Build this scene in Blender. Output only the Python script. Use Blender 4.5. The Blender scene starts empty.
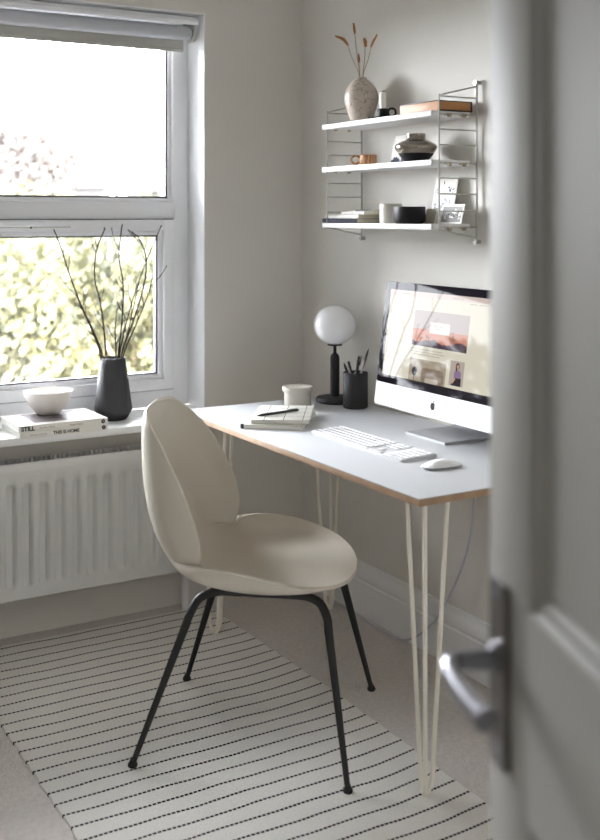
import bpy, bmesh, math, random
from mathutils import Vector, Matrix

random.seed(7)
PI = math.pi
scn = bpy.context.scene
col = scn.collection

# ------------------------------------------------------------------ materials
def lin(c):
    return tuple((x / 12.92 if x <= 0.04045 else ((x + 0.055) / 1.055) ** 2.4) for x in c)

def rgb(r, g, b):
    return lin((r / 255.0, g / 255.0, b / 255.0)) + (1.0,)

class NT:
    def __init__(self, m):
        self.t = m.node_tree
    def n(self, kind, **kw):
        nd = self.t.nodes.new(kind)
        for k, v in kw.items():
            setattr(nd, k, v)
        return nd
    def l(self, a, b):
        self.t.links.new(a, b)
    def math(self, op, a, b=None, c=None):
        nd = self.n('ShaderNodeMath', operation=op)
        for i, v in enumerate((a, b, c)):
            if v is None:
                continue
            if isinstance(v, (int, float)):
                nd.inputs[i].default_value = v
            else:
                self.l(v, nd.inputs[i])
        return nd.outputs[0]
    def mix(self, fac, a, b):
        nd = self.n('ShaderNodeMix', data_type='RGBA')
        if isinstance(fac, (int, float)):
            nd.inputs[0].default_value = fac
        else:
            self.l(fac, nd.inputs[0])
        for i, v in ((6, a), (7, b)):
            if isinstance(v, tuple):
                nd.inputs[i].default_value = v
            else:
                self.l(v, nd.inputs[i])
        return nd.outputs[2]

def mat(name, color, rough=0.5, metal=0.0, spec=0.5, noise=0.0, nscale=30.0, bump=0.0, bscale=200.0,
        emit=None, estr=0.0, coat=0.0):
    m = bpy.data.materials.new(name)
    m.use_nodes = True
    t = NT(m)
    b = t.t.nodes['Principled BSDF']
    b.inputs['Base Color'].default_value = color
    b.inputs['Roughness'].default_value = rough
    b.inputs['Metallic'].default_value = metal
    b.inputs['Specular IOR Level'].default_value = spec
    b.inputs['Coat Weight'].default_value = coat
    b.inputs['Coat Roughness'].default_value = 0.05
    if emit:
        b.inputs['Emission Color'].default_value = emit
        b.inputs['Emission Strength'].default_value = estr
    tc = None
    if noise or bump:
        tc = t.n('ShaderNodeTexCoord')
    if noise:
        nz = t.n('ShaderNodeTexNoise')
        nz.inputs['Scale'].default_value = nscale
        nz.inputs['Detail'].default_value = 5
        t.l(tc.outputs['Object'], nz.inputs['Vector'])
        lo = tuple(c * (1 - noise) for c in color[:3]) + (1,)
        hi = tuple(min(1, c * (1 + noise)) for c in color[:3]) + (1,)
        t.l(t.mix(nz.outputs['Fac'], lo, hi), b.inputs['Base Color'])
    if bump:
        nz = t.n('ShaderNodeTexNoise')
        nz.inputs['Scale'].default_value = bscale
        nz.inputs['Detail'].default_value = 3
        t.l(tc.outputs['Object'], nz.inputs['Vector'])
        bp = t.n('ShaderNodeBump')
        bp.inputs['Strength'].default_value = bump
        bp.inputs['Distance'].default_value = 0.002
        t.l(nz.outputs['Fac'], bp.inputs['Height'])
        t.l(bp.outputs['Normal'], b.inputs['Normal'])
    return m

M = {}
M['wall'] = mat('wall_paint', rgb(212, 209, 203), 0.85, spec=0.25, noise=0.02, nscale=3, bump=0.08, bscale=120)
M['ceiling'] = mat('ceiling_paint', rgb(242, 242, 241), 0.9, spec=0.2)
M['trim'] = mat('white_trim_paint', rgb(232, 233, 234), 0.45, noise=0.01)
M['upvc'] = mat('white_window_plastic', rgb(236, 237, 240), 0.35)
M['gasket'] = mat('window_gasket', rgb(60, 60, 64), 0.6)
M['sill'] = mat('sill_white_gloss', rgb(240, 241, 242), 0.35)
M['radiator'] = mat('radiator_enamel', rgb(208, 208, 207), 0.45)
M['radiator_dark'] = mat('radiator_inner_shade', rgb(60, 60, 58), 0.8)
M['blind'] = mat('blind_fabric', rgb(196, 194, 188), 0.9, noise=0.04, nscale=180, bump=0.3, bscale=600)
M['tube'] = mat('blind_tube', rgb(190, 192, 198), 0.45)
M['clear'] = mat('bracket_plastic', rgb(200, 200, 196), 0.25)
M['chair'] = mat('chair_shell_plastic', rgb(211, 205, 192), 0.42, spec=0.4)
M['black'] = mat('black_powder_coat', rgb(24, 23, 24), 0.45)
M['matte_black'] = mat('matte_black', rgb(34, 33, 35), 0.7, bump=0.1, bscale=400)
M['desk_top'] = mat('white_laminate', rgb(201, 203, 206), 0.38, spec=0.4)
M['hairpin'] = mat('cream_rod_coat', rgb(236, 231, 219), 0.4)
M['steel'] = mat('shelf_wire_grey', rgb(172, 170, 164), 0.4, metal=0.35)
M['brass'] = mat('clip_metal', rgb(150, 140, 118), 0.35, metal=0.7)
M['shelf'] = mat('shelf_white', rgb(220, 220, 220), 0.5, spec=0.25)
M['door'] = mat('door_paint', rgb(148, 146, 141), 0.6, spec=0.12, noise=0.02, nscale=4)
M['handle'] = mat('brushed_dark_metal', rgb(128, 124, 124), 0.34, metal=0.9)
M['chrome'] = mat('satin_chrome', rgb(150, 150, 156), 0.3, metal=1.0)
M['alu'] = mat('aluminium', rgb(172, 173, 176), 0.55, metal=0.25, spec=0.3)
M['mac_white'] = mat('chin_silver_white', rgb(206, 206, 208), 0.5, spec=0.3)
M['key'] = mat('white_key', rgb(212, 212, 214), 0.4)
M['kbbase'] = mat('keyboard_aluminium', rgb(188, 189, 191), 0.5, metal=0.1)
M['mouse'] = mat('mouse_white', rgb(232, 232, 233), 0.25)
M['bezel'] = mat('glass_bezel', rgb(26, 22, 28), 0.03, spec=0.03)
M['logo'] = mat('logo_dark', rgb(34, 32, 38), 0.5, spec=0.05)
M['globe'] = mat('opal_glass', rgb(240, 240, 242), 0.12, spec=0.5)
M['globe'].node_tree.nodes['Principled BSDF'].inputs['Subsurface Weight'].default_value = 0.3
M['globe'].node_tree.nodes['Principled BSDF'].inputs['Subsurface Radius'].default_value = (0.05, 0.05, 0.05)
M['lamp'] = mat('lamp_black', rgb(30, 29, 31), 0.6)
M['pot'] = mat('stoneware_pot', rgb(192, 188, 178), 0.6, noise=0.04, nscale=60)
M['paper'] = mat('paper_white', rgb(238, 236, 230), 0.8)
M['pages'] = mat('page_edges', rgb(214, 205, 184), 0.9, noise=0.08, nscale=300)
M['note_grey'] = mat('notebook_cover', rgb(206, 204, 192), 0.7)
M['ink'] = mat('black_ink', rgb(28, 27, 30), 0.5)
M['grey_ink'] = mat('grey_ink', rgb(130, 128, 126), 0.6)
M['rust_ink'] = mat('rust_ink', rgb(150, 104, 88), 0.6)
M['blue_ink'] = mat('blue_ink', rgb(70, 76, 110), 0.6)
M['book'] = mat('book_cover_white', rgb(233, 231, 225), 0.5)
M['bookcover'] = mat('book_jacket_photo', rgb(112, 100, 104), 0.5, noise=0.7, nscale=30)
M['darkcover'] = mat('dark_blue_cover', rgb(44, 44, 58), 0.7, spec=0.2)
M['bowl'] = mat('speckled_bowl', rgb(226, 222, 217), 0.5, noise=0.05, nscale=150)
M['vase_black'] = mat('charcoal_ceramic', rgb(56, 56, 60), 0.6, bump=0.05, bscale=300)
M['twig'] = mat('dark_twig', rgb(44, 30, 28), 0.8)
M['bud'] = mat('twig_bud', rgb(120, 100, 62), 0.8)
M['straw'] = mat('straw_stem', rgb(150, 128, 96), 0.8)
M['seed'] = mat('seed_head', rgb(158, 104, 54), 0.9, noise=0.3, nscale=300)
M['wax'] = mat('white_candle', rgb(240, 239, 234), 0.5)
M['wood_tan'] = mat('tan_wood', rgb(172, 120, 72), 0.55, noise=0.15, nscale=40)
M['mug'] = mat('pale_mug', rgb(206, 204, 194), 0.45)
M['bowl_black'] = mat('black_bowl', rgb(24, 23, 26), 0.55, spec=0.25)
M['cable'] = mat('white_cable', rgb(186, 186, 198), 0.45)
M['pipe'] = mat('pipe_paint', rgb(212, 212, 214), 0.4)
M['silver'] = mat('pen_silver', rgb(170, 168, 165), 0.3, metal=0.8)
M['beige_card'] = mat('beige_card', rgb(168, 162, 148), 0.8)
M['bark'] = mat('bark', rgb(120, 104, 88), 0.9)
M['lawn'] = mat('lawn', (0.06, 0.062, 0.045, 1), 0.95, noise=0.3, nscale=2)
M['brick_pale'] = mat('pale_render', (0.036, 0.033, 0.032, 1), 0.9, noise=0.08, nscale=6)
M['roof'] = mat('pink_tiles', (0.024, 0.0185, 0.0172, 1), 0.9, noise=0.2, nscale=5)
M['house_glass'] = mat('house_window_glass', rgb(90, 96, 104), 0.1)
M['fence'] = mat('weathered_timber', (0.08, 0.07, 0.062, 1), 0.9, noise=0.15, nscale=10)

def leaf_mat(name, c1, c2):
    m = bpy.data.materials.new(name)
    m.use_nodes = True
    t = NT(m)
    b = t.t.nodes['Principled BSDF']
    tc = t.n('ShaderNodeTexCoord')
    nz = t.n('ShaderNodeTexNoise')
    nz.inputs['Scale'].default_value = 2.2
    nz.inputs['Detail'].default_value = 4
    t.l(tc.outputs['Object'], nz.inputs['Vector'])
    ramp = t.n('ShaderNodeValToRGB')
    ramp.color_ramp.elements[0].position = 0.36
    ramp.color_ramp.elements[0].color = c1
    ramp.color_ramp.elements[1].position = 0.62
    ramp.color_ramp.elements[1].color = c2
    t.l(nz.outputs['Fac'], ramp.inputs['Fac'])
    t.l(ramp.outputs['Color'], b.inputs['Base Color'])
    b.inputs['Roughness'].default_value = 0.6
    tr = t.n('ShaderNodeBsdfTranslucent')
    t.l(ramp.outputs['Color'], tr.inputs['Color'])
    mx = t.n('ShaderNodeMixShader')
    mx.inputs[0].default_value = 0.35
    t.l(b.outputs[0], mx.inputs[1])
    t.l(tr.outputs[0], mx.inputs[2])
    t.l(mx.outputs[0], t.t.nodes['Material Output'].inputs['Surface'])
    return m

M['leaf'] = leaf_mat('leaves_yellow_green', (0.040, 0.044, 0.024, 1), (0.085, 0.076, 0.034, 1))
M['leaf_pale'] = leaf_mat('leaves_pale_green', (0.042, 0.048, 0.032, 1), (0.082, 0.080, 0.052, 1))
M['leaf_red'] = leaf_mat('leaves_russet', (0.014, 0.011, 0.009, 1), (0.034, 0.023, 0.019, 1))

def glass_pane():
    m = bpy.data.materials.new('window_glass')
    m.use_nodes = True
    t = NT(m)
    t.t.nodes.remove(t.t.nodes['Principled BSDF'])
    tr = t.n('ShaderNodeBsdfTransparent')
    tr.inputs['Color'].default_value = (0.97, 0.985, 0.98, 1)
    gl = t.n('ShaderNodeBsdfGlossy')
    gl.inputs['Roughness'].default_value = 0.02
    fr = t.n('ShaderNodeFresnel')
    fr.inputs['IOR'].default_value = 1.45
    mx = t.n('ShaderNodeMixShader')
    t.l(fr.outputs[0], mx.inputs[0])
    t.l(tr.outputs[0], mx.inputs[1])
    t.l(gl.outputs[0], mx.inputs[2])
    t.l(mx.outputs[0], t.t.nodes['Material Output'].inputs['Surface'])
    return m
M['glass'] = glass_pane()

def smoked_glass():
    m = mat('smoked_glass', rgb(168, 158, 146), 0.06)
    b = m.node_tree.nodes['Principled BSDF']
    b.inputs['Transmission Weight'].default_value = 0.6
    b.inputs['Metallic'].default_value = 0.7
    b.inputs['IOR'].default_value = 1.3
    return m
M['smoked'] = smoked_glass()

def carpet_mat():
    m = mat('loop_carpet', rgb(196, 184, 168), 0.95, spec=0.1)
    t = NT(m)
    b = t.t.nodes['Principled BSDF']
    tc = t.n('ShaderNodeTexCoord')
    v = t.n('ShaderNodeTexVoronoi')
    v.inputs['Scale'].default_value = 190
    t.l(tc.outputs['Object'], v.inputs['Vector'])
    nz = t.n('ShaderNodeTexNoise')
    nz.inputs['Scale'].default_value = 70
    nz.inputs['Detail'].default_value = 6
    t.l(tc.outputs['Object'], nz.inputs['Vector'])
    t.l(t.mix(nz.outputs['Fac'], rgb(192, 186, 181), rgb(226, 221, 217)), b.inputs['Base Color'])
    bp = t.n('ShaderNodeBump')
    bp.inputs['Strength'].default_value = 0.7
    bp.inputs['Distance'].default_value = 0.004
    t.l(t.math('ADD', t.math('MULTIPLY', v.outputs['Distance'], -1.0), nz.outputs['Fac']), bp.inputs['Height'])
    t.l(bp.outputs['Normal'], b.inputs['Normal'])
    return m
M['carpet'] = carpet_mat()

def rug_mat():
    # woven cream rug, thin broken black stripes across its width (object space: x across, y along)
    m = mat('striped_flatweave', rgb(226, 222, 212), 0.95, spec=0.1)
    t = NT(m)
    b = t.t.nodes['Principled BSDF']
    tc = t.n('ShaderNodeTexCoord')
    sx = t.n('ShaderNodeSeparateXYZ')
    t.l(tc.outputs['Object'], sx.inputs[0])
    wob = t.n('ShaderNodeTexNoise')
    wob.inputs['Scale'].default_value = 5.5
    wob.inputs['Detail'].default_value = 1
    t.l(tc.outputs['Object'], wob.inputs['Vector'])
    # stripes drift gently, and swing a little at the right hand border
    edge = t.math('POWER', t.math('MAXIMUM', t.math('DIVIDE', t.math('SUBTRACT', sx.outputs[0], 0.22), 0.22), 0.0), 2.0)
    y = t.math('ADD', sx.outputs[1], t.math('MULTIPLY', t.math('SUBTRACT', wob.outputs['Fac'], 0.5), 0.018))
    y = t.math('SUBTRACT', y, t.math('MULTIPLY', edge, 0.016))
    period = 0.0565
    ph = t.math('ABSOLUTE', t.math('SUBTRACT', t.math('FRACT', t.math('DIVIDE', t.math('ADD', y, -0.042 + 4.52 + period / 2), period)), 0.5))
    stripe = t.math('LESS_THAN', ph, 0.062)
    dash = t.math('GREATER_THAN', t.math('FRACT', t.math('DIVIDE', sx.outputs[0], 0.0115)), 0.24)
    f = t.math('MULTIPLY', stripe, dash)
    wv = t.n('ShaderNodeTexNoise')
    wv.inputs['Scale'].default_value = 160
    t.l(tc.outputs['Object'], wv.inputs['Vector'])
    base = t.mix(wv.outputs['Fac'], rgb(218, 215, 209), rgb(240, 238, 234))
    t.l(t.mix(f, base, rgb(26, 26, 34)), b.inputs['Base Color'])
    cx = t.math('SINE', t.math('MULTIPLY', sx.outputs[0], 900))
    cy = t.math('SINE', t.math('MULTIPLY', sx.outputs[1], 900))
    bp = t.n('ShaderNodeBump')
    bp.inputs['Strength'].default_value = 0.5
    bp.inputs['Distance'].default_value = 0.003
    t.l(t.math('ADD', t.math('MULTIPLY', cx, cy), t.math('MULTIPLY', f, 2.0)), bp.inputs['Height'])
    t.l(bp.outputs['Normal'], b.inputs['Normal'])
    return m
M['rug'] = rug_mat()

def ply_mat():
    m = mat('plywood_edge', rgb(176, 140, 104), 0.6)
    t = NT(m)
    b = t.t.nodes['Principled BSDF']
    tc = t.n('ShaderNodeTexCoord')
    sx = t.n('ShaderNodeSeparateXYZ')
    t.l(tc.outputs['Object'], sx.inputs[0])
    w = t.math('SINE', t.math('MULTIPLY', sx.outputs[2], 2600))
    nz = t.n('ShaderNodeTexNoise')
    nz.inputs['Scale'].default_value = 25
    t.l(tc.outputs['Object'], nz.inputs['Vector'])
    t.l(t.mix(t.math('ADD', t.math('MULTIPLY', w, 0.25), nz.outputs['Fac']), rgb(146, 116, 90), rgb(184, 156, 128)), b.inputs['Base Color'])
    return m
M['ply'] = ply_mat()

def crackle_mat():
    m = mat('crackle_ceramic', rgb(196, 184, 170), 0.3)
    t = NT(m)
    b = t.t.nodes['Principled BSDF']
    tc = t.n('ShaderNodeTexCoord')
    nz = t.n('ShaderNodeTexNoise')
    nz.inputs['Scale'].default_value = 24
    nz.inputs['Detail'].default_value = 3
    t.l(tc.outputs['Object'], nz.inputs['Vector'])
    v = t.n('ShaderNodeTexVoronoi', feature='DISTANCE_TO_EDGE')
    v.inputs['Scale'].default_value = 34
    ad = t.n('ShaderNodeVectorMath', operation='ADD')
    sc = t.n('ShaderNodeVectorMath', operation='SCALE')
    sc.inputs['Scale'].default_value = 0.05
    t.l(nz.outputs['Color'], sc.inputs[0])
    t.l(tc.outputs['Object'], ad.inputs[0])
    t.l(sc.outputs[0], ad.inputs[1])
    t.l(ad.outputs[0], v.inputs['Vector'])
    line = t.math('MULTIPLY', t.math('LESS_THAN', v.outputs['Distance'], 0.028), t.math('GREATER_THAN', nz.outputs['Fac'], 0.47))
    base = t.mix(nz.outputs['Fac'], rgb(180, 166, 152), rgb(206, 196, 184))
    t.l(t.mix(t.math('MULTIPLY', line, 0.6), base, rgb(104, 92, 84)), b.inputs['Base Color'])
    return m
M['crackle'] = crackle_mat()

def wood_mat():
    m = mat('striped_wood', rgb(176, 122, 78), 0.45)
    t = NT(m)
    b = t.t.nodes['Principled BSDF']
    tc = t.n('ShaderNodeTexCoord')
    w = t.n('ShaderNodeTexWave')
    w.inputs['Scale'].default_value = 30
    w.inputs['Distortion'].default_value = 4
    t.l(tc.outputs['Object'], w.inputs['Vector'])
    t.l(t.mix(w.outputs['Fac'], rgb(150, 96, 58), rgb(204, 156, 110)), b.inputs['Base Color'])
    return m
M['wood_cup'] = wood_mat()

def grid_cover_mat():
    # cream cover printed with thin black lines: object space, x short side, y long side
    m = mat('grid_cover', rgb(222, 219, 206), 0.7)
    t = NT(m)
    b = t.t.nodes['Principled BSDF']
    tc = t.n('ShaderNodeTexCoord')
    sx = t.n('ShaderNodeSeparateXYZ')
    t.l(tc.outputs['Object'], sx.inputs[0])
    def lines(o, per, w, off):
        return t.math('LESS_THAN', t.math('ABSOLUTE', t.math('SUBTRACT', t.math('FRACT', t.math('DIVIDE', t.math('ADD', o, 1.0 + off), per)), 0.5)), w)
    f = t.math('MAXIMUM', lines(sx.outputs[0], 0.058, 0.016, 0.006), lines(sx.outputs[1], 0.069, 0.014, 0.0))
    t.l(t.mix(f, rgb(220, 218, 210), rgb(44, 42, 44)), b.inputs['Base Color'])
    return m
M['gridcover'] = grid_cover_mat()

def screen_mat(name, c, s=0.55):
    m = mat(name, (0.005, 0.005, 0.006, 1), 0.03, spec=0.028, emit=c, estr=s * 0.27)
    return m
M['s_page'] = screen_mat('screen_page', rgb(232, 226, 206), 0.5)
M['s_bar'] = screen_mat('screen_bar', rgb(226, 208, 200), 0.5)
M['s_sky'] = screen_mat('screen_sunset_sky', rgb(206, 190, 184), 0.42)
M['s_orange'] = screen_mat('screen_sunset_orange', rgb(206, 128, 92), 0.5)
M['s_purple'] = screen_mat('screen_dusk_hills', rgb(74, 52, 66), 0.5)
M['s_label'] = screen_mat('screen_label', rgb(240, 234, 228), 0.5)
M['s_text'] = screen_mat('screen_text', rgb(176, 168, 154), 0.5)
M['s_room'] = screen_mat('screen_bedroom_wall', rgb(176, 162, 140), 0.5)
M['s_bed'] = screen_mat('screen_headboard', rgb(140, 122, 102), 0.5)
M['s_sheet'] = screen_mat('screen_pillow', rgb(196, 184, 166), 0.5)
M['s_dark'] = screen_mat('screen_dark', rgb(50, 44, 48), 0.5)
M['s_port'] = screen_mat('screen_portrait_wall', rgb(190, 178, 166), 0.5)
M['s_lilac'] = screen_mat('screen_lilac', rgb(150, 124, 158), 0.5)
M['s_skin'] = screen_mat('screen_skin', rgb(206, 158, 136), 0.5)

# ------------------------------------------------------------------ mesh helpers
def cr(pts, n=6, closed=False):
    """Catmull-Rom through pts."""
    P = [Vector(p) for p in pts]
    out = []
    N = len(P)
    for i in range(N if closed else N - 1):
        if closed:
            p0, p1, p2, p3 = P[(i - 1) % N], P[i], P[(i + 1) % N], P[(i + 2) % N]
        else:
            p1, p2 = P[i], P[i + 1]
            p0 = P[i - 1] if i > 0 else p1 * 2 - p2
            p3 = P[i + 2] if i + 2 < N else p2 * 2 - p1
        for k in range(n):
            u = k / n
            out.append(0.5 * ((2 * p1) + (p2 - p0) * u + (2 * p0 - 5 * p1 + 4 * p2 - p3) * u * u + (3 * p1 - p0 - 3 * p2 + p3) * u ** 3))
    if not closed:
        out.append(P[-1])
    return out

def box(bm, c, s, bev=0.0, rot=None, seg=2):
    """box centred at c with full size s."""
    r = bmesh.ops.create_cube(bm, size=1.0)
    vs = r['verts']
    mt = Matrix.Translation(Vector(c)) @ (rot.to_4x4() if rot is not None else Matrix.Identity(4)) @ Matrix.Diagonal((s[0], s[1], s[2], 1))
    bmesh.ops.transform(bm, matrix=mt, verts=vs)
    if bev > 0:
        es = set()
        for v in vs:
            for e in v.link_edges:
                es.add(e)
        bmesh.ops.bevel(bm, geom=list(es), offset=bev, segments=seg, affect='EDGES', profile=0.5)

def bb(bm, x0, x1, y0, y1, z0, z1, bev=0.0, seg=2):
    box(bm, ((x0 + x1) / 2, (y0 + y1) / 2, (z0 + z1) / 2), (abs(x1 - x0), abs(y1 - y0), abs(z1 - z0)), bev, None, seg)

def tube(bm, pts, r, sides=10, cap=True, closed=False):
    P = [Vector(p) for p in pts]
    n = len(P)
    R = r if isinstance(r, (list, tuple)) else [r] * n
    rings = []
    prev = None
    for i in range(n):
        a = P[(i - 1) % n] if (closed or i > 0) else P[i]
        c = P[(i + 1) % n] if (closed or i < n - 1) else P[i]
        t = (c - a).normalized()
        if prev is None:
            up = Vector((0, 0, 1)) if abs(t.z) < 0.9 else Vector((1, 0, 0))
            u = t.cross(up).normalized()
        else:
            u = (prev - t * prev.dot(t))
            u = u.normalized() if u.length > 1e-6 else t.orthogonal().normalized()
        prev = u
        w = t.cross(u)
        rings.append([bm.verts.new(P[i] + (u * math.cos(2 * PI * k / sides) + w * math.sin(2 * PI * k / sides)) * R[i]) for k in range(sides)])
    m = n if closed else n - 1
    for i in range(m):
        A, B = rings[i], rings[(i + 1) % n]
        for k in range(sides):
            bm.faces.new((A[k], A[(k + 1) % sides], B[(k + 1) % sides], B[k]))
    if cap and not closed:
        bm.faces.new(rings[0][::-1])
        bm.faces.new(rings[-1])

def lathe(bm, prof, seg=40, c=(0, 0, 0), squash=1.0):
    """prof: list of (r, z); closed where r == 0."""
    c = Vector(c)
    rings = []
    for r, z in prof:
        if r <= 1e-6:
            rings.append([bm.verts.new(c + Vector((0, 0, z)))])
        else:
            rings.append([bm.verts.new(c + Vector((r * math.cos(2 * PI * k / seg), r * math.sin(2 * PI * k / seg) * squash, z))) for k in range(seg)])
    for A, B in zip(rings, rings[1:]):
        if len(A) == 1 and len(B) == 1:
            continue
        for k in range(seg):
            k2 = (k + 1) % seg
            if len(A) == 1:
                bm.faces.new((A[0], B[k2], B[k]))
            elif len(B) == 1:
                bm.faces.new((A[k], A[k2], B[0]))
            else:
                bm.faces.new((A[k], A[k2], B[k2], B[k]))

def prism(bm, outline, T, h):
    """extrude a 2-D outline; T maps (u, v, w) to a point; from w=0 to w=h."""
    a = [bm.verts.new(T(u, v, 0)) for u, v in outline]
    b = [bm.verts.new(T(u, v, h)) for u, v in outline]
    n = len(outline)
    bm.faces.new(a[::-1])
    bm.faces.new(b)
    for i in range(n):
        bm.faces.new((a[i], a[(i + 1) % n], b[(i + 1) % n], b[i]))

def rrect(u0, u1, v0, v1, r, seg=5):
    o = []
    for cx, cy, a0 in ((u1 - r, v0 + r, -90), (u1 - r, v1 - r, 0), (u0 + r, v1 - r, 90), (u0 + r, v0 + r, 180)):
        for k in range(seg + 1):
            a = math.radians(a0 + 90 * k / seg)
            o.append((cx + r * math.cos(a), cy + r * math.sin(a)))
    return o

def obj(name, bm, material, parent=None, loc=(0, 0, 0), rotz=0.0, smooth=40, kind=None, label=None, recalc=True):
    if recalc:
        bmesh.ops.recalc_face_normals(bm, faces=bm.faces[:])
    me = bpy.data.meshes.new(name)
    if smooth:
        lim = math.radians(smooth)
        for f in bm.faces:
            f.smooth = True
        for e in bm.edges:
            if len(e.link_faces) == 2:
                e.smooth = e.calc_face_angle(0) < lim
    bm.to_mesh(me)
    bm.free()
    me.materials.append(material)
    o = bpy.data.objects.new(name, me)
    col.objects.link(o)
    o.location = loc
    o.rotation_euler = (0, 0, rotz)
    if parent is not None:
        o.parent = parent
    if kind:
        o['kind'] = kind
    if label:
        o['label'] = label
    return o

def tag(o, label, cat, group=None):
    o['label'] = label
    o['category'] = cat
    if group:
        o['group'] = group
    return o

def thing(name, label, cat, loc=(0, 0, 0), rotz=0.0, group=None):
    o = bpy.data.objects.new(name, None)
    col.objects.link(o)
    o.location = loc
    o.rotation_euler = (0, 0, rotz)
    o.empty_display_size = 0.05
    return tag(o, label, cat, group)

def B():
    return bmesh.new()

def struct(name, bm, m, parent=None, **kw):
    o = obj(name, bm, m, parent, **kw)
    if parent is None:
        o['kind'] = 'structure'
    return o

def text_mesh(name, body, size, material, parent, loc, rot, bold=0.0, align='LEFT', font_shear=0.0):
    cu = bpy.data.curves.new(name, 'FONT')
    cu.body = body
    cu.size = size
    cu.extrude = 0.0002
    cu.offset = bold
    cu.align_x = align
    tmp = bpy.data.objects.new(name + '_tmp', cu)
    col.objects.link(tmp)
    bpy.context.view_layer.update()
    me = bpy.data.meshes.new_from_object(tmp.evaluated_get(bpy.context.evaluated_depsgraph_get()))
    bpy.data.objects.remove(tmp)
    bpy.data.curves.remove(cu)
    me.materials.clear()
    me.materials.append(material)
    me.name = name
    o = bpy.data.objects.new(name, me)
    col.objects.link(o)
    o.location = loc
    o.rotation_euler = rot
    o.parent = parent
    return o

# ------------------------------------------------------------------ the room
# corner of window wall (y = 0) and right wall (x = 0) at the origin, room towards -x, -y
RX0, RY0, CEIL = -2.85, -3.40, 2.45
WX0, WX1, WZ0, WZ1 = -1.60, -0.40, 0.66, 2.08      # window opening
DX0, DX1, DZ = -2.40, -1.60, 2.02                  # doorway in the near wall
HY = -4.75                                         # hall beyond the doorway

b = B()
bb(b, -3.3, 0.3, -5.0, 0.28, -0.12, 0.0)
struct('floor', b, M['carpet'])
b = B()
bb(b, -3.3, 0.3, -5.0, 0.28, CEIL, CEIL + 0.15)
struct('ceiling', b, M['ceiling'])

b = B()
bb(b, -3.1, WX0, 0, 0.28, 0, CEIL)
bb(b, WX1, 0.25, 0, 0.28, 0, CEIL)
bb(b, WX0, WX1, 0, 0.28, 0, WZ0 - 0.02)
bb(b, WX0, WX1, 0, 0.28, WZ1, CEIL)
struct('wall_window', b, M['wall'])
b = B()
bb(b, 0, 0.25, RY0 - 0.12, 0, 0, CEIL)
struct('wall_right', b, M['wall'])
b = B()
bb(b, RX0 - 0.25, RX0, HY, 0, 0, CEIL)
struct('wall_left', b, M['wall'])
b = B()
bb(b, RX0, DX0, RY0 - 0.12, RY0, 0, CEIL)
bb(b, DX1, 0.0, RY0 - 0.12, RY0, 0, CEIL)
bb(b, DX0, DX1, RY0 - 0.12, RY0, DZ, CEIL)
struct('wall_near', b, M['wall'])
b = B()
bb(b, RX0, 0.25, HY - 0.2, HY, 0, CEIL)
struct('wall_hall', b, M['wall'])
b = B()
bb(b, -1.3, -1.1, HY, RY0 - 0.12, 0, CEIL)
struct('wall_hall_side', b, M['wall'])

# skirting
def skirting(name, T, L, m):
    b = B()
    prof = [(0, 0), (0.018, 0), (0.018, 0.112), (0.0145, 0.116), (0.0145, 0.122), (0.0175, 0.126), (0.0165, 0.142), (0.012, 0.156), (0.009, 0.163), (0.008, 0.174), (0.0, 0.176)]
    a = [b.verts.new(T(d, z, 0)) for d, z in prof]
    c = [b.verts.new(T(d, z, L)) for d, z in prof]
    b.faces.new(a[::-1]); b.faces.new(c)
    for i in range(len(prof)):
        j = (i + 1) % len(prof)
        b.faces.new((a[i], a[j], c[j], c[i]))
    return struct(name, b, m, smooth=25)
skirting('baseboard_right', lambda d, z, t: Vector((-d, -t, z)), 3.4, M['trim'])
skirting('baseboard_window', lambda d, z, t: Vector((-t - 0.018, -d, z)), 2.83, M['wall'])
skirting('baseboard_left', lambda d, z, t: Vector((RX0 + d, -t, z)), 3.4, M['trim'])

# white painted linings of the window recess
b = B()
bb(b, WX1 - 0.004, WX1 + 0.0, -0.001, 0.135, WZ0, WZ1)
bb(b, WX0, WX0 + 0.004, -0.001, 0.135, WZ0, WZ1)
bb(b, WX0, WX1, -0.001, 0.135, WZ1 - 0.004, WZ1)
struct('trim_1', b, M['trim'])
# window board
b = B()
bb(b, WX0 + 0.001, WX1 - 0.001, -0.002, 0.13, 0.642, 0.668, 0.0)
bb(b, WX0 - 0.045, WX1 + 0.045, -0.15, -0.001, 0.642, 0.668, 0.006)
struct('trim_2', b, M['sill'])

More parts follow.
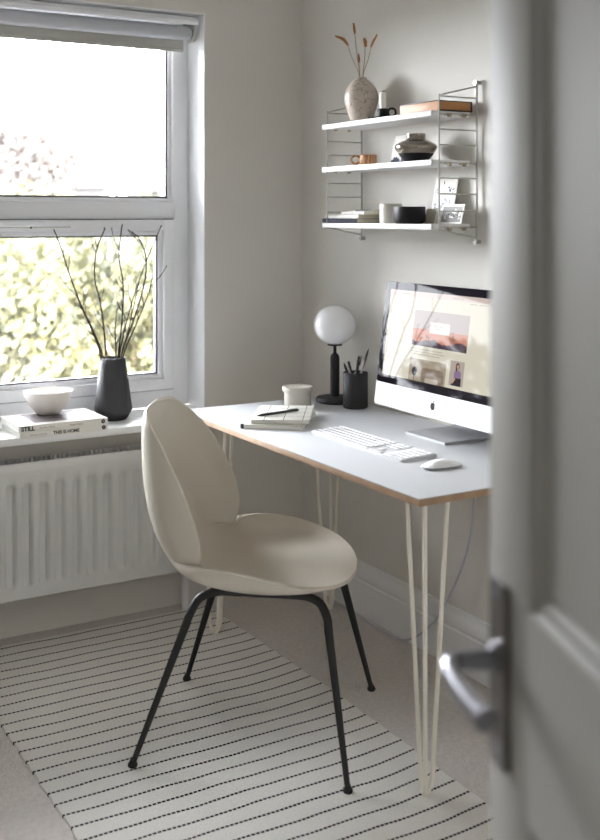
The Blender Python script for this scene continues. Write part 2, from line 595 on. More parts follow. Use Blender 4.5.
# window: fixed light above, opening sash below
win = bpy.data.objects.new('window_1', None); col.objects.link(win); win['kind'] = 'structure'
fx0, fx1, fz0, fz1 = WX0 + 0.005, WX1 - 0.005, 0.669, 2.075
def frame_ring(b, x0, x1, z0, z1, w, y0, y1, bev=0.004):
    bb(b, x0, x0 + w, y0, y1, z0, z1, bev)
    bb(b, x1 - w, x1, y0, y1, z0, z1, bev)
    bb(b, x0 + w - 0.004, x1 - w + 0.004, y0, y1, z0, z0 + w, bev)
    bb(b, x0 + w - 0.004, x1 - w + 0.004, y0, y1, z1 - w, z1, bev)
b = B()
frame_ring(b, fx0, fx1, fz0, fz1, 0.062, 0.130, 0.20)
bb(b, fx0 + 0.05, fx1 - 0.05, 0.130, 0.20, 1.346, 1.409, 0.004)
obj('window_frame', b, M['upvc'], win)
sashes = []
for lx0, lx1 in ((fx0 + 0.062, fx1 - 0.062),):
    b = B()   # glazing beads round the fixed light
    frame_ring(b, lx0, lx1, 1.409, fz1 - 0.062, 0.014, 0.142, 0.19, 0.004)
    obj('glazing_bead', b, M['upvc'], win)
    b = B()
    frame_ring(b, lx0 + 0.0145, lx1 - 0.0145, 1.4235, fz1 - 0.0765, 0.006, 0.148, 0.19, 0)
    obj('gasket', b, M['gasket'], win)
    b = B()
    bb(b, lx0 + 0.008, lx1 - 0.008, 0.162, 0.166, 1.415, fz1 - 0.07)
    obj('upper_pane', b, M['glass'], win, smooth=0)
    b = B()   # the sash
    sx0, sx1, sz0, sz1 = lx0 + 0.002, lx1 - 0.002, 0.733, 1.345
    frame_ring(b, sx0, sx1, sz0, sz1, 0.040, 0.112, 0.17, 0.004)
    sash = obj('sash', b, M['upvc'], win)
    sashes.append(sash)
    b = B()
    frame_ring(b, sx0 + 0.04, sx1 - 0.04, sz0 + 0.04, sz1 - 0.04, 0.016, 0.126, 0.165, 0.005)
    obj('glazing_bead', b, M['upvc'], sash)
    b = B()
    frame_ring(b, sx0 + 0.0565, sx1 - 0.0565, sz0 + 0.0565, sz1 - 0.0565, 0.005, 0.134, 0.16, 0)
    obj('gasket', b, M['gasket'], sash)
    b = B()
    bb(b, sx0 + 0.05, sx1 - 0.05, 0.142, 0.146, sz0 + 0.05, sz1 - 0.05)
    obj('lower_pane', b, M['glass'], sash, smooth=0)
    b = B()   # shadow gap seal round the sash
    frame_ring(b, sx0 - 0.003, sx1 + 0.003, sz0 - 0.003, sz1 + 0.003, 0.004, 0.126, 0.1295, 0)
    obj('seal', b, M['gasket'], win)
sash = sashes[0]
b = B()   # trickle vent cover
bb(b, -1.14, -0.86, 0.084, 0.113, 1.322, 1.340, 0.005)
vent = obj('trickle_vent', b, M['upvc'], sash)
b = B()
bb(b, -1.138, -0.862, 0.094, 0.112, 1.3185, 1.3225)  # greyer strip: the shade under the vent cover put into its colour
obj('vent_shade_strip', b, M['clear'], vent)
b = B()
tube(b, [(-1.0, 0.096, 1.316), (-1.0, 0.096, 1.324)], 0.004, 12)
obj('vent_knob', b, M['gasket'], vent)

# roller blind at the head of the recess
bl = thing('roller_blind', 'grey fabric roller blind rolled up at the window head', 'blind', (-1.0, 0.06, 2.07))
b = B()
bb(b, -0.585, 0.585, -0.035, 0.03, -0.022, 0.0, 0.006)
bb(b, -0.585, 0.585, -0.045, -0.032, -0.03, -0.012, 0.004)
obj('head_rail', b, M['upvc'], bl)
b = B()
tube(b, [(-0.56, 0, -0.056), (0.566, 0, -0.056)], 0.026, 28)
obj('roller_tube', b, M['tube'], bl)
b = B()
bb(b, -0.55, 0.553, 0.021, 0.0235, -0.112, -0.05)
fab = obj('blind_fabric', b, M['blind'], bl)
b = B()
bb(b, -0.55, 0.553, 0.017, 0.028, -0.122, -0.108, 0.003)
obj('hem_bar', b, M['blind'], fab)
for s in (-1, 1):
    b = B()
    bb(b, s * 0.573 - 0.003, s * 0.573 + 0.003, -0.03, 0.028, -0.088, -0.02, 0.003)
    bb(b, s * 0.573 - 0.022 * (s > 0), s * 0.573 + 0.022 * (s < 0), -0.03, 0.028, -0.030, -0.02, 0.002)
    obj('bracket', b, M['clear'], bl)
b = B()
tube(b, [(0.5655, 0, -0.056), (0.5715, 0, -0.056)], 0.023, 24)
obj('end_cap', b, M['gasket'], bl)

# ------------------------------------------------------------------ radiator
rad = thing('radiator', 'white ribbed panel radiator with top grille under the window', 'radiator', (-1.0, -0.14, 0.0))
rz0, rz1, rhx = 0.158, 0.578, 0.435
b = B()
pitch = 0.0525
xs, zs = [], []
nr = int(2 * rhx / pitch)
x_start = -rhx + (2 * rhx - nr * pitch) / 2
xs = [-rhx, -rhx + 0.004]
prof = [(0.0, 0.0), (0.14, 0.0), (0.22, 0.45), (0.29, 1.0), (0.66, 1.0), (0.73, 0.45), (0.86, 0.0)]
cols = [(-rhx, 0.0)]
for i in range(nr):
    for u, d in prof:
        cols.append((x_start + (i + u) * pitch, d))
cols.append((rhx, 0.0))
rows = [(rz0, 0), (rz0 + 0.034, 0), (rz0 + 0.040, 0.25), (rz0 + 0.052, 1), (rz0 + 0.2, 1), (rz1 - 0.074, 1), (rz1 - 0.062, 0.3), (rz1 - 0.056, 0), (rz1 - 0.022, 0), (rz1 - 0.018, 0), (rz1, 0)]
grid = [[b.verts.new((x, 0.019 * d * e + (0.006 if k == len(rows) - 1 else 0.0), z)) for x, d in cols] for k, (z, e) in enumerate(rows)]
for A, C2 in zip(grid, grid[1:]):
    for i in range(len(A) - 1):
        b.faces.new((A[i], A[i + 1], C2[i + 1], C2[i]))
bb(b, -rhx, rhx, 0.0195, 0.0215, rz0, rz1 - 0.003)
obj('front_panel', b, M['radiator'], rad, smooth=50)
b = B()
bb(b, -rhx, rhx, 0.072, 0.078, rz0, rz1)
obj('rear_panel', b, M['radiator'], rad)
b = B()
bb(b, -rhx + 0.01, rhx - 0.01, 0.022, 0.070, rz0 + 0.03, rz1 - 0.02)  # solid dark block, shade behind the grille put into its colour
obj('dark_core', b, M['radiator_dark'], rad)
for s in (-1, 1):
    b = B()
    bb(b, s * (rhx - 0.003), s * (rhx + 0.001), 0.0, 0.078, rz0 + 0.004, rz1 - 0.004, 0.002)
    obj('side_panel', b, M['radiator'], rad)
b = B()
bb(b, -rhx, rhx, 0.004, 0.012, rz1 + 0.000, rz1 + 0.006)
bb(b, -rhx, rhx, 0.070, 0.078, rz1 + 0.000, rz1 + 0.006)
for i in range(56):
    x = -rhx + 0.014 + i * (2 * rhx - 0.028) / 55
    v = [b.verts.new(q) for q in ((x - 0.0042 - 0.009, 0.011, rz1 + 0.005), (x + 0.0042 - 0.009, 0.011, rz1 + 0.005), (x + 0.0042 + 0.009, 0.071, rz1 + 0.005), (x - 0.0042 + 0.009, 0.071, rz1 + 0.005))]
    w = [b.verts.new(q.co - Vector((0, 0, 0.002))) for q in v]
    b.faces.new(v); b.faces.new(w[::-1])
    for k in range(4):
        b.faces.new((w[k], w[(k + 1) % 4], v[(k + 1) % 4], v[k]))
obj('top_grille', b, M['radiator'], rad, smooth=0)
b = B()
tube(b, [(rhx + 0.052, 0.06, 0.0), (rhx + 0.052, 0.06, 0.165)], 0.0125, 14)
obj('pipe', b, M['pipe'], rad)
b = B()
tube(b, [(rhx - 0.01, 0.06, 0.175), (rhx + 0.065, 0.06, 0.175)], 0.011, 14)
tube(b, [(rhx + 0.052, 0.06, 0.155), (rhx + 0.052, 0.06, 0.215)], 0.015, 14)
obj('valve', b, M['pipe'], rad)

# ------------------------------------------------------------------ rug
b = B()
nx, ny = 40, 100
rxh, ry0, ry1 = 0.432, -1.25, 1.25
rng = random.Random(3)
je = [rng.uniform(-0.003, 0.003) for _ in range(2 * ny + 2)]
top = []
for j in range(ny + 1):
    row = []
    for i in range(nx + 1):
        x = -rxh + 2 * rxh * i / nx
        y = ry0 + (ry1 - ry0) * j / ny
        if i == 0:
            x += je[j]
        if i == nx:
            x += je[ny + 1 + j] + 0.006 * math.sin(y * 4.0)
        row.append(b.verts.new((x, y, 0.006)))
    top.append(row)
for j in range(ny):
    for i in range(nx):
        b.faces.new((top[j][i], top[j][i + 1], top[j + 1][i + 1], top[j + 1][i]))
ring = [top[0][i] for i in range(nx + 1)] + [top[j][nx] for j in range(1, ny + 1)] + [top[ny][i] for i in range(nx - 1, -1, -1)] + [top[j][0] for j in range(ny - 1, 0, -1)]
low = [b.verts.new((v.co.x * 1.002, v.co.y * 1.001, 0.0)) for v in ring]
for k in range(len(ring)):
    k2 = (k + 1) % len(ring)
    b.faces.new((low[k], low[k2], ring[k2], ring[k]))
b.faces.new(low[::-1])
rug = obj('striped_rug', b, M['rug'], None, (-0.860, -1.342, 0.0), 0.0, smooth=30)
tag(rug, 'cream woven rug with thin black broken stripes on the carpet', 'rug')

# ------------------------------------------------------------------ desk
DZT = 0.725
DXL, DXR, DYN, DYF = -0.609, -0.020, -1.55, -0.256
desk = thing('desk', 'white topped desk with plywood edge on cream hairpin legs', 'desk', (-0.31, -0.9, 0.0))
def dl(x, y, z):
    return (x + 0.31, y + 0.9, z)
b = B()
box(b, dl((DXL + DXR) / 2, (DYN + DYF) / 2, DZT - 0.0012), (DXR - DXL, DYF - DYN, 0.0024), 0.0006)
obj('laminate_top', b, M['desk_top'], desk)
b = B()
box(b, dl((DXL + DXR) / 2, (DYN + DYF) / 2, DZT - 0.0105), (DXR - DXL - 0.001, DYF - DYN - 0.001, 0.0161), 0.0005)
obj('plywood_board', b, M['ply'], desk)
def hairpin(foot, cx, cy):
    """cx, cy: signs of the desk corner this leg stands under."""
    fx, fy = foot
    b = B()
    zt = DZT - 0.0185
    tops = [(fx + cx * 0.028, fy + cy * 0.034), (fx, fy - cy * 0.075), (fx - cx * 0.066, fy)]
    cen = Vector((fx, fy, 0.010))
    for tx, ty in tops:
        d = Vector((tx - fx, ty - fy, 0)).normalized()
        pts = [Vector((tx, ty, zt))]
        low = cen + d * 0.020 + Vector((0, 0, 0.035))
        for k in range(1, 6):
            pts.append(Vector((tx, ty, zt)).lerp(low, k / 5))
        pts += [cen + d * 0.0165 + Vector((0, 0, 0.018)), cen + d * 0.011 + Vector((0, 0, 0.006)), cen + d * 0.002]
        tube(b, [dl(*p) for p in pts], 0.0058, 10)
    lg = obj('leg', b, M['hairpin'], desk)
    b = B()
    x0, x1 = sorted((fx + cx * 0.045, fx - cx * 0.085))
    y0, y1 = sorted((fy + cy * 0.05, fy - cy * 0.085))
    box(b, dl((x0 + x1) / 2, fy + cy * 0.03, zt - 0.0008), (x1 - x0, 0.03, 0.003), 0.001)
    box(b, dl(fx + cx * 0.025, (y0 + y1) / 2, zt - 0.0008), (0.03, y1 - y0, 0.003), 0.001)
    obj('mounting_plate', b, M['hairpin'], lg)
    b = B()
    lathe(b, [(0, 0), (0.010, 0), (0.012, 0.003), (0.012, 0.007), (0.007, 0.012), (0, 0.012)], 16, dl(fx, fy, 0.0065 if fx < -0.3 else 0.001))
    obj('foot', b, M['hairpin'], lg)
hairpin((-0.530, -1.470), -1, -1)
hairpin((-0.523, -0.335), -1, 1)
hairpin((-0.078, -0.325), 1, 1)
hairpin((-0.078, -1.470), 1, -1)

# ------------------------------------------------------------------ chair (f forward, s to its left, z up)
CH = Vector((-0.706, -0.98, 0.0))
CA = math.atan2(-0.640, 0.769)
chair = thing('shell_chair', 'off-white moulded shell chair with black metal legs standing at the desk', 'chair', CH, CA)
Mb = [(-.283, .863), (-.290, .846), (-.295, .81), (-.297, .75), (-.294, .68), (-.284, .61), (-.265, .545), (-.235, .492), (-.190, .452), (-.130, .425), (-.05, .413), (.04, .413), (.12, .420), (.185, .429), (.232, .434), (.256, .434)]
Rb = [(-.283, 0, .863), (-.275, .105, .854), (-.254, .155, .830), (-.207, .195, .775), (-.158, .222, .695), (-.120, .232, .61), (-.104, .224, .545), (-.110, .205, .490)]
Rs = [(-.110, .205, .490), (-.098, .236, .497), (-.045, .258, .500), (.03, .270, .493), (.10, .264, .478), (.17, .232, .460), (.22, .168, .446), (.247, .090, .437), (.256, 0, .434)]
Mv = cr([(f, 0, z) for f, z in Mb], 6)
Rv = cr(Rb, 6)[:-1] + cr(Rs, 6)
# rim parameter: seat list has one more span start than the midline's 8 spans, both are 8 spans long
nm = len(Mv)
nrm = len(Rv)
b = B()
NT_ = 28
gridv = []
for i in range(nm):
    r = Rv[min(nrm - 1, round(i * (nrm - 1) / (nm - 1)))]
    m0 = Mv[i]
    row = []
    for k in range(NT_ + 1):
        t = -1 + 2 * k / NT_
        a = abs(t)
        s = math.copysign(r.y * math.sin(a * PI / 2 * 0.92) / math.sin(PI / 2 * 0.92), t)
        e = a ** 2.3
        row.append(b.verts.new((m0.x + (r.x - m0.x) * e, s, m0.z + (r.z - m0.z) * e)))
    gridv.append(row)
for A, C2 in zip(gridv, gridv[1:]):
    for k in range(NT_):
        b.faces.new((A[k], A[k + 1], C2[k + 1], C2[k]))
bmesh.ops.remove_doubles(b, verts=b.verts[:], dist=0.0006)
shell = obj('seat_shell', b, M['chair'], chair, smooth=70, recalc=True)
# outward = away from the sitter; make the shell thick towards the outside
sm = shell.modifiers.new('thickness', 'SOLIDIFY')
sm.thickness = 0.009
sm.offset = 0.0
bv = shell.modifiers.new('soft_rim', 'BEVEL')
bv.width = 0.003
bv.segments = 3
bv.limit_method = 'ANGLE'
bv.angle_limit = math.radians(50)

def chair_leg(foot, top, side, zfoot):
    pass
for sgn, zf in ((-1, (0.006, 0.006)), (1, (0.006, 0.0))):
    s0 = 0.125 * sgn
    b = B()
    rear = Vector((-.268, .252 * sgn, zf[0] + 0.006))
    front = Vector((.268, .285 * sgn, zf[1] + 0.006))
    rb = Vector((-.150, .150 * sgn, .352))
    fb = Vector((.200, .150 * sgn, .362))
    path = [rear + (rb - rear) * (k / 6) for k in range(6)]
    rad_ = [0.0068 + 0.0040 * k / 6 for k in range(6)]
    c1 = cr([rb - (rb - rear).normalized() * 0.03, rb, Vector((-.128, .134 * sgn, .388)), Vector((-.085, .128 * sgn, .403)), Vector((-.04, .125 * sgn, .405)), Vector((.10, .125 * sgn, .405)), Vector((.145, .128 * sgn, .404)), Vector((.180, .136 * sgn, .392)), fb, fb - (fb - front).normalized() * 0.03], 4)
    path += c1
    rad_ += [0.0108] * len(c1)
    q = [front + (fb - front) * (k / 6) for k in range(5, -1, -1)]
    path += q
    rad_ += [0.0068 + 0.0040 * k / 6 for k in range(5, -1, -1)]
    tube(b, path, rad_, 14)
    lf = obj('leg_frame', b, M['black'], chair)
    for ft, z0 in ((rear, zf[0]), (front, zf[1])):
        b = B()
        lathe(b, [(0, 0), (0.0105, 0), (0.0122, 0.003), (0.0115, 0.008), (0.008, 0.012), (0.006, 0.018), (0, 0.018)], 18, (ft.x, ft.y, z0))
        obj('foot_glide', b, M['black'], lf)
b = B()
for f0 in (-0.055, 0.105):
    bb(b, f0 - 0.016, f0 + 0.016, -0.125, 0.125, 0.394, 0.402, 0.002)
obj('cross_brace', b, M['black'], chair)

# ------------------------------------------------------------------ things on the window board
SZ = 0.668
def book(name, label, loc, rotz, sx, sy, h, cover, group=None, spine=None):
    """spine on the -y side; page block inside two boards."""
    t = thing(name, label, 'book', loc, rotz, group)
    b = B()
    bb(b, -sx / 2, sx / 2, -sy / 2, sy / 2, 0, 0.0025, 0.0006)
    bb(b, -sx / 2, sx / 2, -sy / 2, sy / 2, h - 0.0025, h, 0.0006)
    bb(b, -sx / 2, sx / 2, -sy / 2, -sy / 2 + 0.003, 0, h, 0.0008)
    obj('cover', b, cover, t)
    b = B()
    bb(b, -sx / 2 + 0.003, sx / 2 - 0.003, -sy / 2 + 0.002, sy / 2 - 0.003, 0.002, h - 0.002)
    obj('page_block', b, M['paper'], t)
    return t
bk_rot = math.radians(1.5)
bk1 = book('hardback_book', 'white hardback reading THIS IS HOME, lower of two on the sill', (-0.975, -0.075, SZ), bk_rot, 0.288, 0.205, 0.0195, M['book'], 'books on the window sill')
bk2 = book('hardback_book', 'white hardback reading STILL, under the bowl on the sill', (-0.9765, -0.074, SZ + 0.0197), bk_rot - 0.012, 0.290, 0.208, 0.0205, M['book'], 'books on the window sill')
sr = (PI / 2, 0, 0)
text_mesh('title_lettering', 'THIS IS HOME', 0.0140, M['ink'], bk1, (-0.038, -0.1029, 0.0052), sr, 0.0005)
text_mesh('author_lettering', 'NATALIE WALTON', 0.0062, M['grey_ink'], bk1, (-0.112, -0.1029, 0.0072), sr)
text_mesh('title_lettering', 'STILL', 0.0185, M['ink'], bk2, (-0.137, -0.1044, 0.0040), sr, 0.0008)
text_mesh('subtitle_lettering', 'The Slow Home', 0.0075, M['grey_ink'], bk2, (-0.080, -0.1044, 0.0070), sr)
text_mesh('author_lettering', 'Natalie Walton', 0.0075, M['rust_ink'], bk2, (0.018, -0.1044, 0.0070), sr)
for bk, yy in ((bk1, -0.1026), (bk2, -0.1041)):
    b = B()
    T = lambda u, v, w, yy=yy: Vector((0.130 + u, yy - w, 0.010 + v))
    prism(b, [(0.0068 * math.cos(2 * PI * k / 24), 0.0068 * math.sin(2 * PI * k / 24)) for k in range(24)], T, 0.0004)
    em = obj('publisher_emblem', b, M['ink'], bk)
    b = B()
    prism(b, [(0.0032 * math.cos(2 * PI * k / 5 + 0.3), 0.0035 * math.sin(2 * PI * k / 5 + 0.3)) for k in range(5)], lambda u, v, w, yy=yy: Vector((0.130 + u, yy - 0.0004 - w, 0.010 + v)), 0.0002)
    obj('emblem_mark', b, M['grey_ink'], em)
b = B()
bb(b, -0.085, 0.095, -0.075, 0.085, 0.0205, 0.0208)
obj('jacket_photo', b, M['bookcover'], bk2)

# bowl
b = B()
o_prof = [(0.0, 0.0), (0.036, 0.0), (0.040, 0.003), (0.050, 0.014), (0.064, 0.030), (0.074, 0.048), (0.080, 0.066), (0.0815, 0.075)]
i_prof = [(0.0785, 0.0765), (0.076, 0.066), (0.070, 0.049), (0.060, 0.032), (0.046, 0.016), (0.030, 0.007), (0, 0.005)]
lathe(b, [(r * 0.96, z) for r, z in o_prof + i_prof], 48)
bowl = obj('ceramic_bowl', b, M['bowl'], None, (-0.974, -0.012, SZ + 0.0410))
tag(bowl, 'speckled white ceramic bowl on the stack of sill books', 'bowl')

# charcoal vase
b = B()
lathe(b, [(0, 0), (0.044, 0), (0.047, 0.003), (0.063, 0.030), (0.0645, 0.037), (0.063, 0.046), (0.052, 0.130), (0.0425, 0.205), (0.0415, 0.209), (0.0395, 0.2095), (0.038, 0.205), (0.045, 0.14), (0.050, 0.06), (0.03, 0.02), (0, 0.018)], 56)
vase = obj('tall_vase', b, M['vase_black'], None, (-0.746, -0.004, SZ))
tag(vase, 'tapered charcoal vase of bare branches on the window sill', 'vase')

br = [
 ((-0.795,0.000,0.878),(-0.820,0.000,0.974),(-0.862,0.000,1.067),(-0.903,0.000,1.178),(-0.930,0.000,1.262),(-0.951,0.000,1.312)),
 ((-0.766,0.010,0.875),(-0.774,0.010,0.971),(-0.788,0.010,1.073),(-0.806,0.010,1.142),(-0.802,0.010,1.236),(-0.770,0.010,1.317)),
 ((-0.719,0.020,0.871),(-0.705,0.020,1.001),(-0.701,0.020,1.121),(-0.716,0.020,1.224),(-0.705,0.020,1.327)),
 ((-0.713,0.000,0.873),(-0.673,0.000,0.994),(-0.632,0.000,1.120),(-0.625,0.000,1.213),(-0.647,0.000,1.275),(-0.676,0.000,1.303)),
 ((-0.718,0.015,0.871),(-0.681,0.015,1.027),(-0.630,0.015,1.171),(-0.562,0.015,1.323)),
 ((-0.711,-0.015,0.874),(-0.668,-0.015,0.985),(-0.624,-0.015,1.086),(-0.605,-0.015,1.154)),
 ((-0.727,0.020,0.871),(-0.730,0.020,0.968),(-0.723,0.020,1.043)),
 ((-0.720,-0.010,0.874),(-0.698,-0.010,0.951),(-0.669,-0.010,1.070),(-0.658,-0.010,1.121)),
 ((-0.790,-0.006,0.878),(-0.806,-0.006,0.945),(-0.835,-0.008,1.010),(-0.868,-0.010,1.060)),
]
br_lab = [
 'long bare branch leaning furthest left from the charcoal vase',
 'second bare branch from the left, curving right at its tip above the charcoal vase',
 'tallest upright bare branch in the middle of the charcoal vase',
 'bare branch hooking back to the left at its tip over the charcoal vase',
 'bare branch whose tip crosses the right sash edge above the charcoal vase',
 'lowest bare branch on the right side of the charcoal vase',
 'shortest upright twig in the middle of the charcoal vase',
 'medium twig between the upright branch and the right hand branches in the charcoal vase',
 'short thin twig leaning left below the leftmost long branch in the charcoal vase',
]
for i, (pts, lab) in enumerate(zip(br, br_lab)):
    rg = random.Random(20 + i)
    base = Vector(pts[0])
    inner = Vector((-0.746 + (base.x + 0.746) * 0.62, -0.004 + (base.y + 0.004) * 0.62, 0.705))
    pts2 = [inner] + [Vector((-0.746 + (base.x + 0.746) * 0.86 if abs(base.x + 0.746) > 0.033 else base.x, base.y, base.z))] + [Vector(p) for p in pts[1:]]
    path = cr(pts2, 5)
    n = len(path)
    path = [p - inner for p in path]
    br_o = thing('bare_branch', lab, 'branch', inner, 0, 'bare branches in the charcoal vase')
    b = B()
    thick = 0.0036 if len(pts) > 4 else 0.0029
    tube(b, path, [thick * (1 - 0.45 * k / n) for k in range(n)], 7)
    # side twigs
    tips = []
    for q in range(5 if len(pts) > 4 else 3):
        k = rg.randrange(int(n * 0.35), n - 3)
        p = path[k]
        d = (path[k + 1] - path[k - 1]).normalized()
        side = Vector((rg.choice((-1, 1)), rg.uniform(-0.5, 0.5), 0))
        L = rg.uniform(0.03, 0.085)
        e = p + d * L * 0.85 + side * L * 0.42
        mid = (p + e) / 2 + side * L * 0.06
        tube(b, cr([p, mid, e], 4), [0.0018 - 0.0009 * j / 8 for j in range(9)], 6)
        tips += [mid, e]
    for p in tips + [path[k] + Vector((rg.uniform(-.003, .003), 0, 0)) for k in range(int(n * 0.4), n, 3)]:
        lathe(b, [(0, -0.004), (0.0018, -0.001), (0.0016, 0.002), (0, 0.005)], 7, p)
    obj('stem', b, M['twig'], br_o)

# ------------------------------------------------------------------ things on the desk
# globe lamp
lamp = thing('globe_lamp', 'black table lamp with white globe shade on the desk by the wall', 'lamp', (-0.094, -0.383, DZT))
b = B()
lathe(b, [(0, 0), (0.060, 0), (0.0645, 0.004), (0.0645, 0.013), (0.061, 0.018), (0.054, 0.0195), (0, 0.0195)], 48)
obj('base', b, M['lamp'], lamp)
b = B()
lathe(b, [(0, 0.019), (0.0145, 0.019), (0.0158, 0.026), (0.0158, 0.150), (0.0135, 0.160), (0.006, 0.168), (0.0055, 0.172), (0.0055, 0.190), (0.009, 0.1915), (0.024, 0.193), (0.026, 0.196), (0.022, 0.1985), (0, 0.1985)], 32)
obj('stem', b, M['lamp'], lamp)
b = B()
gp = [(0.0, 0.198), (0.02, 0.198)]
for k in range(1, 25):
    a = -PI / 2 + 0.28 + (PI - 0.28) * k / 24
    gp.append((0.0712 * math.cos(a) if k < 24 else 0.0, 0.263 + 0.0675 * math.sin(a)))
lathe(b, gp, 48)
obj('globe_shade', b, M['globe'], lamp)

# pen cup
b = B()
lathe(b, [(0, 0), (0.038, 0), (0.041, 0.003), (0.041, 0.1165), (0.0402, 0.1175), (0.0375, 0.1175), (0.037, 0.115), (0.037, 0.006), (0, 0.006)], 44)
cup = obj('pen_cup', b, M['matte_black'], None, (-0.092, -0.507, DZT))
tag(cup, 'round matte black pen cup in front of the globe lamp', 'cup')
def screen_dir():
    th = math.atan2(640, 1088)
    return Vector((math.cos(th), -math.sin(th), 0)), Vector((math.sin(th), math.cos(th), 0))
SR, SF = screen_dir()
pc = Vector((-0.092, -0.507, DZT))
# (sideways and away offsets in m at the foot, at the tip, tip height)
pens = [
 ('pencil', 'short black pen leaning furthest left in the black pen cup', (0.014, 0.004), (-0.0385, 0.006), 0.147, 0.0042, 'black', 'tip'),
 ('pencil', 'black pen crossing left behind the metal clip in the black pen cup', (0.012, -0.010), (-0.0225, 0.012), 0.151, 0.0042, 'black', 'blunt'),
 ('pencil', 'thick black pen standing right of centre in the black pen cup', (-0.012, 0.006), (0.0130, 0.014), 0.170, 0.0050, 'black', 'fork'),
 ('pencil', 'longest dark pencil leaning right over the rim of the black pen cup', (-0.016, -0.008), (0.0435, -0.006), 0.196, 0.0036, 'black', 'tip'),
 ('pencil', 'silver patterned pen leaning right in the black pen cup', (-0.012, -0.014), (0.0290, -0.012), 0.158, 0.0036, 'silver', 'tip'),
 ('pencil', 'silver pen crossing left in the black pen cup', (0.014, -0.016), (-0.0260, -0.014), 0.140, 0.0032, 'silver', 'blunt'),
]
for nm_, lab, a, c, h, r, m_, end in pens:
    p0 = pc + SR * a[0] + SF * a[1] + Vector((0, 0, 0.0085))
    p1 = pc + SR * c[0] + SF * c[1] + Vector((0, 0, h))
    t = thing('pen', lab, 'pen', p0, 0, 'pens in the black cup')
    b = B()
    v = p1 - p0
    tube(b, [Vector((0, 0, 0)), v * 0.9], r, 10)
    obj('barrel', b, M[m_], t)
    b = B()
    if end == 'tip':
        tube(b, [v * 0.9, v * 0.94, v], [r * 0.95, r * 0.8, r * 0.15], 10)
    elif end == 'fork':
        tube(b, [v * 0.9, v * 0.985], r * 0.8, 10)
        tube(b, [v * 0.8 + SR * r * 1.2, v * 0.99 + SR * r * 1.6], r * 0.35, 8)
    else:
        tube(b, [v * 0.9, v], r * 0.9, 10)
    obj('cap' if end != 'tip' else 'point', b, M['silver' if m_ == 'silver' else 'black'], t)

# lidded pot
pot = thing('lidded_pot', 'small round stoneware pot with a lid on the desk corner', 'pot', (-0.250, -0.398, DZT))
b = B()
lathe(b, [(0, 0), (0.044, 0), (0.0445, 0.003), (0.0445, 0.054), (0, 0.054)], 44)
obj('body', b, M['pot'], pot)
b = B()
lathe(b, [(0, 0.051), (0.0495, 0.051), (0.0505, 0.0525), (0.0510, 0.065), (0.0490, 0.0685), (0.043, 0.069), (0.041, 0.0678), (0, 0.0678)], 44)
obj('lid', b, M['pot'], pot)

# notebooks and pen
def notebook(label, c, ang, sx, sy, h, cover, z):
    t = thing('notebook', label, 'notebook', (c[0], c[1], z), ang, 'notebooks on the desk')
    b = B()
    bb(b, -sx / 2, sx / 2, -sy / 2, sy / 2, 0, 0.0018, 0.0005)
    bb(b, -sx / 2, -sx / 2 + 0.002, -sy / 2, sy / 2, 0, h, 0.0006)
    obj('back_cover', b, M['note_grey'], t)
    b = B()
    bb(b, -sx / 2 + 0.0022, sx / 2 - 0.002, -sy / 2 + 0.002, sy / 2 - 0.002, 0.0018, h - 0.0018)
    obj('page_block', b, M['paper'], t)
    b = B()
    bb(b, -sx / 2 + 0.001, sx / 2, -sy / 2, sy / 2, h - 0.0018, h, 0.0005)
    obj('front_cover', b, cover, t)
    return t
# x local = the short side (towards the viewer-right), y local = the long side
n1 = notebook('plain pale grey notebook lying under the gridded notebook on the desk', (-0.432, -0.600), math.radians(-41), 0.186, 0.245, 0.013, M['note_grey'], DZT)
b = B()
bb(b, -0.0945, -0.084, -0.1232, -0.111, -0.0001, 0.0133, 0.001)
obj('corner_tab', b, M['ink'], n1, label='black corner of the cover')
n2 = notebook('cream notebook with black grid lines, upper of two on the desk', (-0.411, -0.586), math.radians(-34), 0.175, 0.252, 0.012, M['gridcover'], DZT + 0.0133)
pz = DZT + 0.0256
p0, p1 = Vector((-0.520, -0.616, pz + 0.0045)), Vector((-0.362, -0.594, pz + 0.0045))
pn = thing('ballpoint_pen', 'black pen lying across the gridded notebook on the desk', 'pen', p0)
v = p1 - p0
b = B()
tube(b, [v * 0.1, v * 0.97, v], [0.0042, 0.0042, 0.003], 12)
obj('barrel', b, M['black'], pn)
b = B()
tube(b, [v * 0.0, v * 0.03, v * 0.1], [0.0008, 0.002, 0.0040], 12)
obj('point', b, M['black'], pn)
b = B()
box(b, v * 0.86 + Vector((0, 0, 0.0052)), (0.034, 0.002, 0.0012), 0.0003, Matrix.Rotation(math.atan2(v.y, v.x), 3, 'Z'))
obj('clip', b, M['black'], pn)

# all-in-one computer; local x = to the viewer's right along the desk, y = into the wall
mac = thing('desktop_computer', 'silver all-in-one computer with black bezel showing a web page on the desk', 'computer', (-0.11, -1.035, DZT), -PI / 2)
tl = math.radians(7.6)
UP = Vector((0, math.sin(tl), math.cos(tl)))
NN = Vector((0, -math.cos(tl), math.sin(tl)))
PB = Vector((0, -0.07, 0.058))
def MT(u, v, w):
    return PB + Vector((u, 0, 0)) + UP * v + NN * w
b = B()   # body shell: thin edge, gently domed back
ol = rrect(-0.289, 0.289, 0.0, 0.377, 0.010)
levels = [(0.0, 1.0), (-0.005, 1.0), (-0.009, 0.975), (-0.022, 0.80), (-0.034, 0.45)]
rings = [[b.verts.new(MT(u * s, 0.1885 + (v - 0.1885) * s, w)) for u, v in ol] for w, s in levels]
for A, C2 in zip(rings, rings[1:]):
    for k in range(len(A)):
        b.faces.new((A[k], A[(k + 1) % len(A)], C2[(k + 1) % len(A)], C2[k]))
b.faces.new(rings[0]); b.faces.new(rings[-1][::-1])
body = obj('housing', b, M['alu'], mac)
b = B()
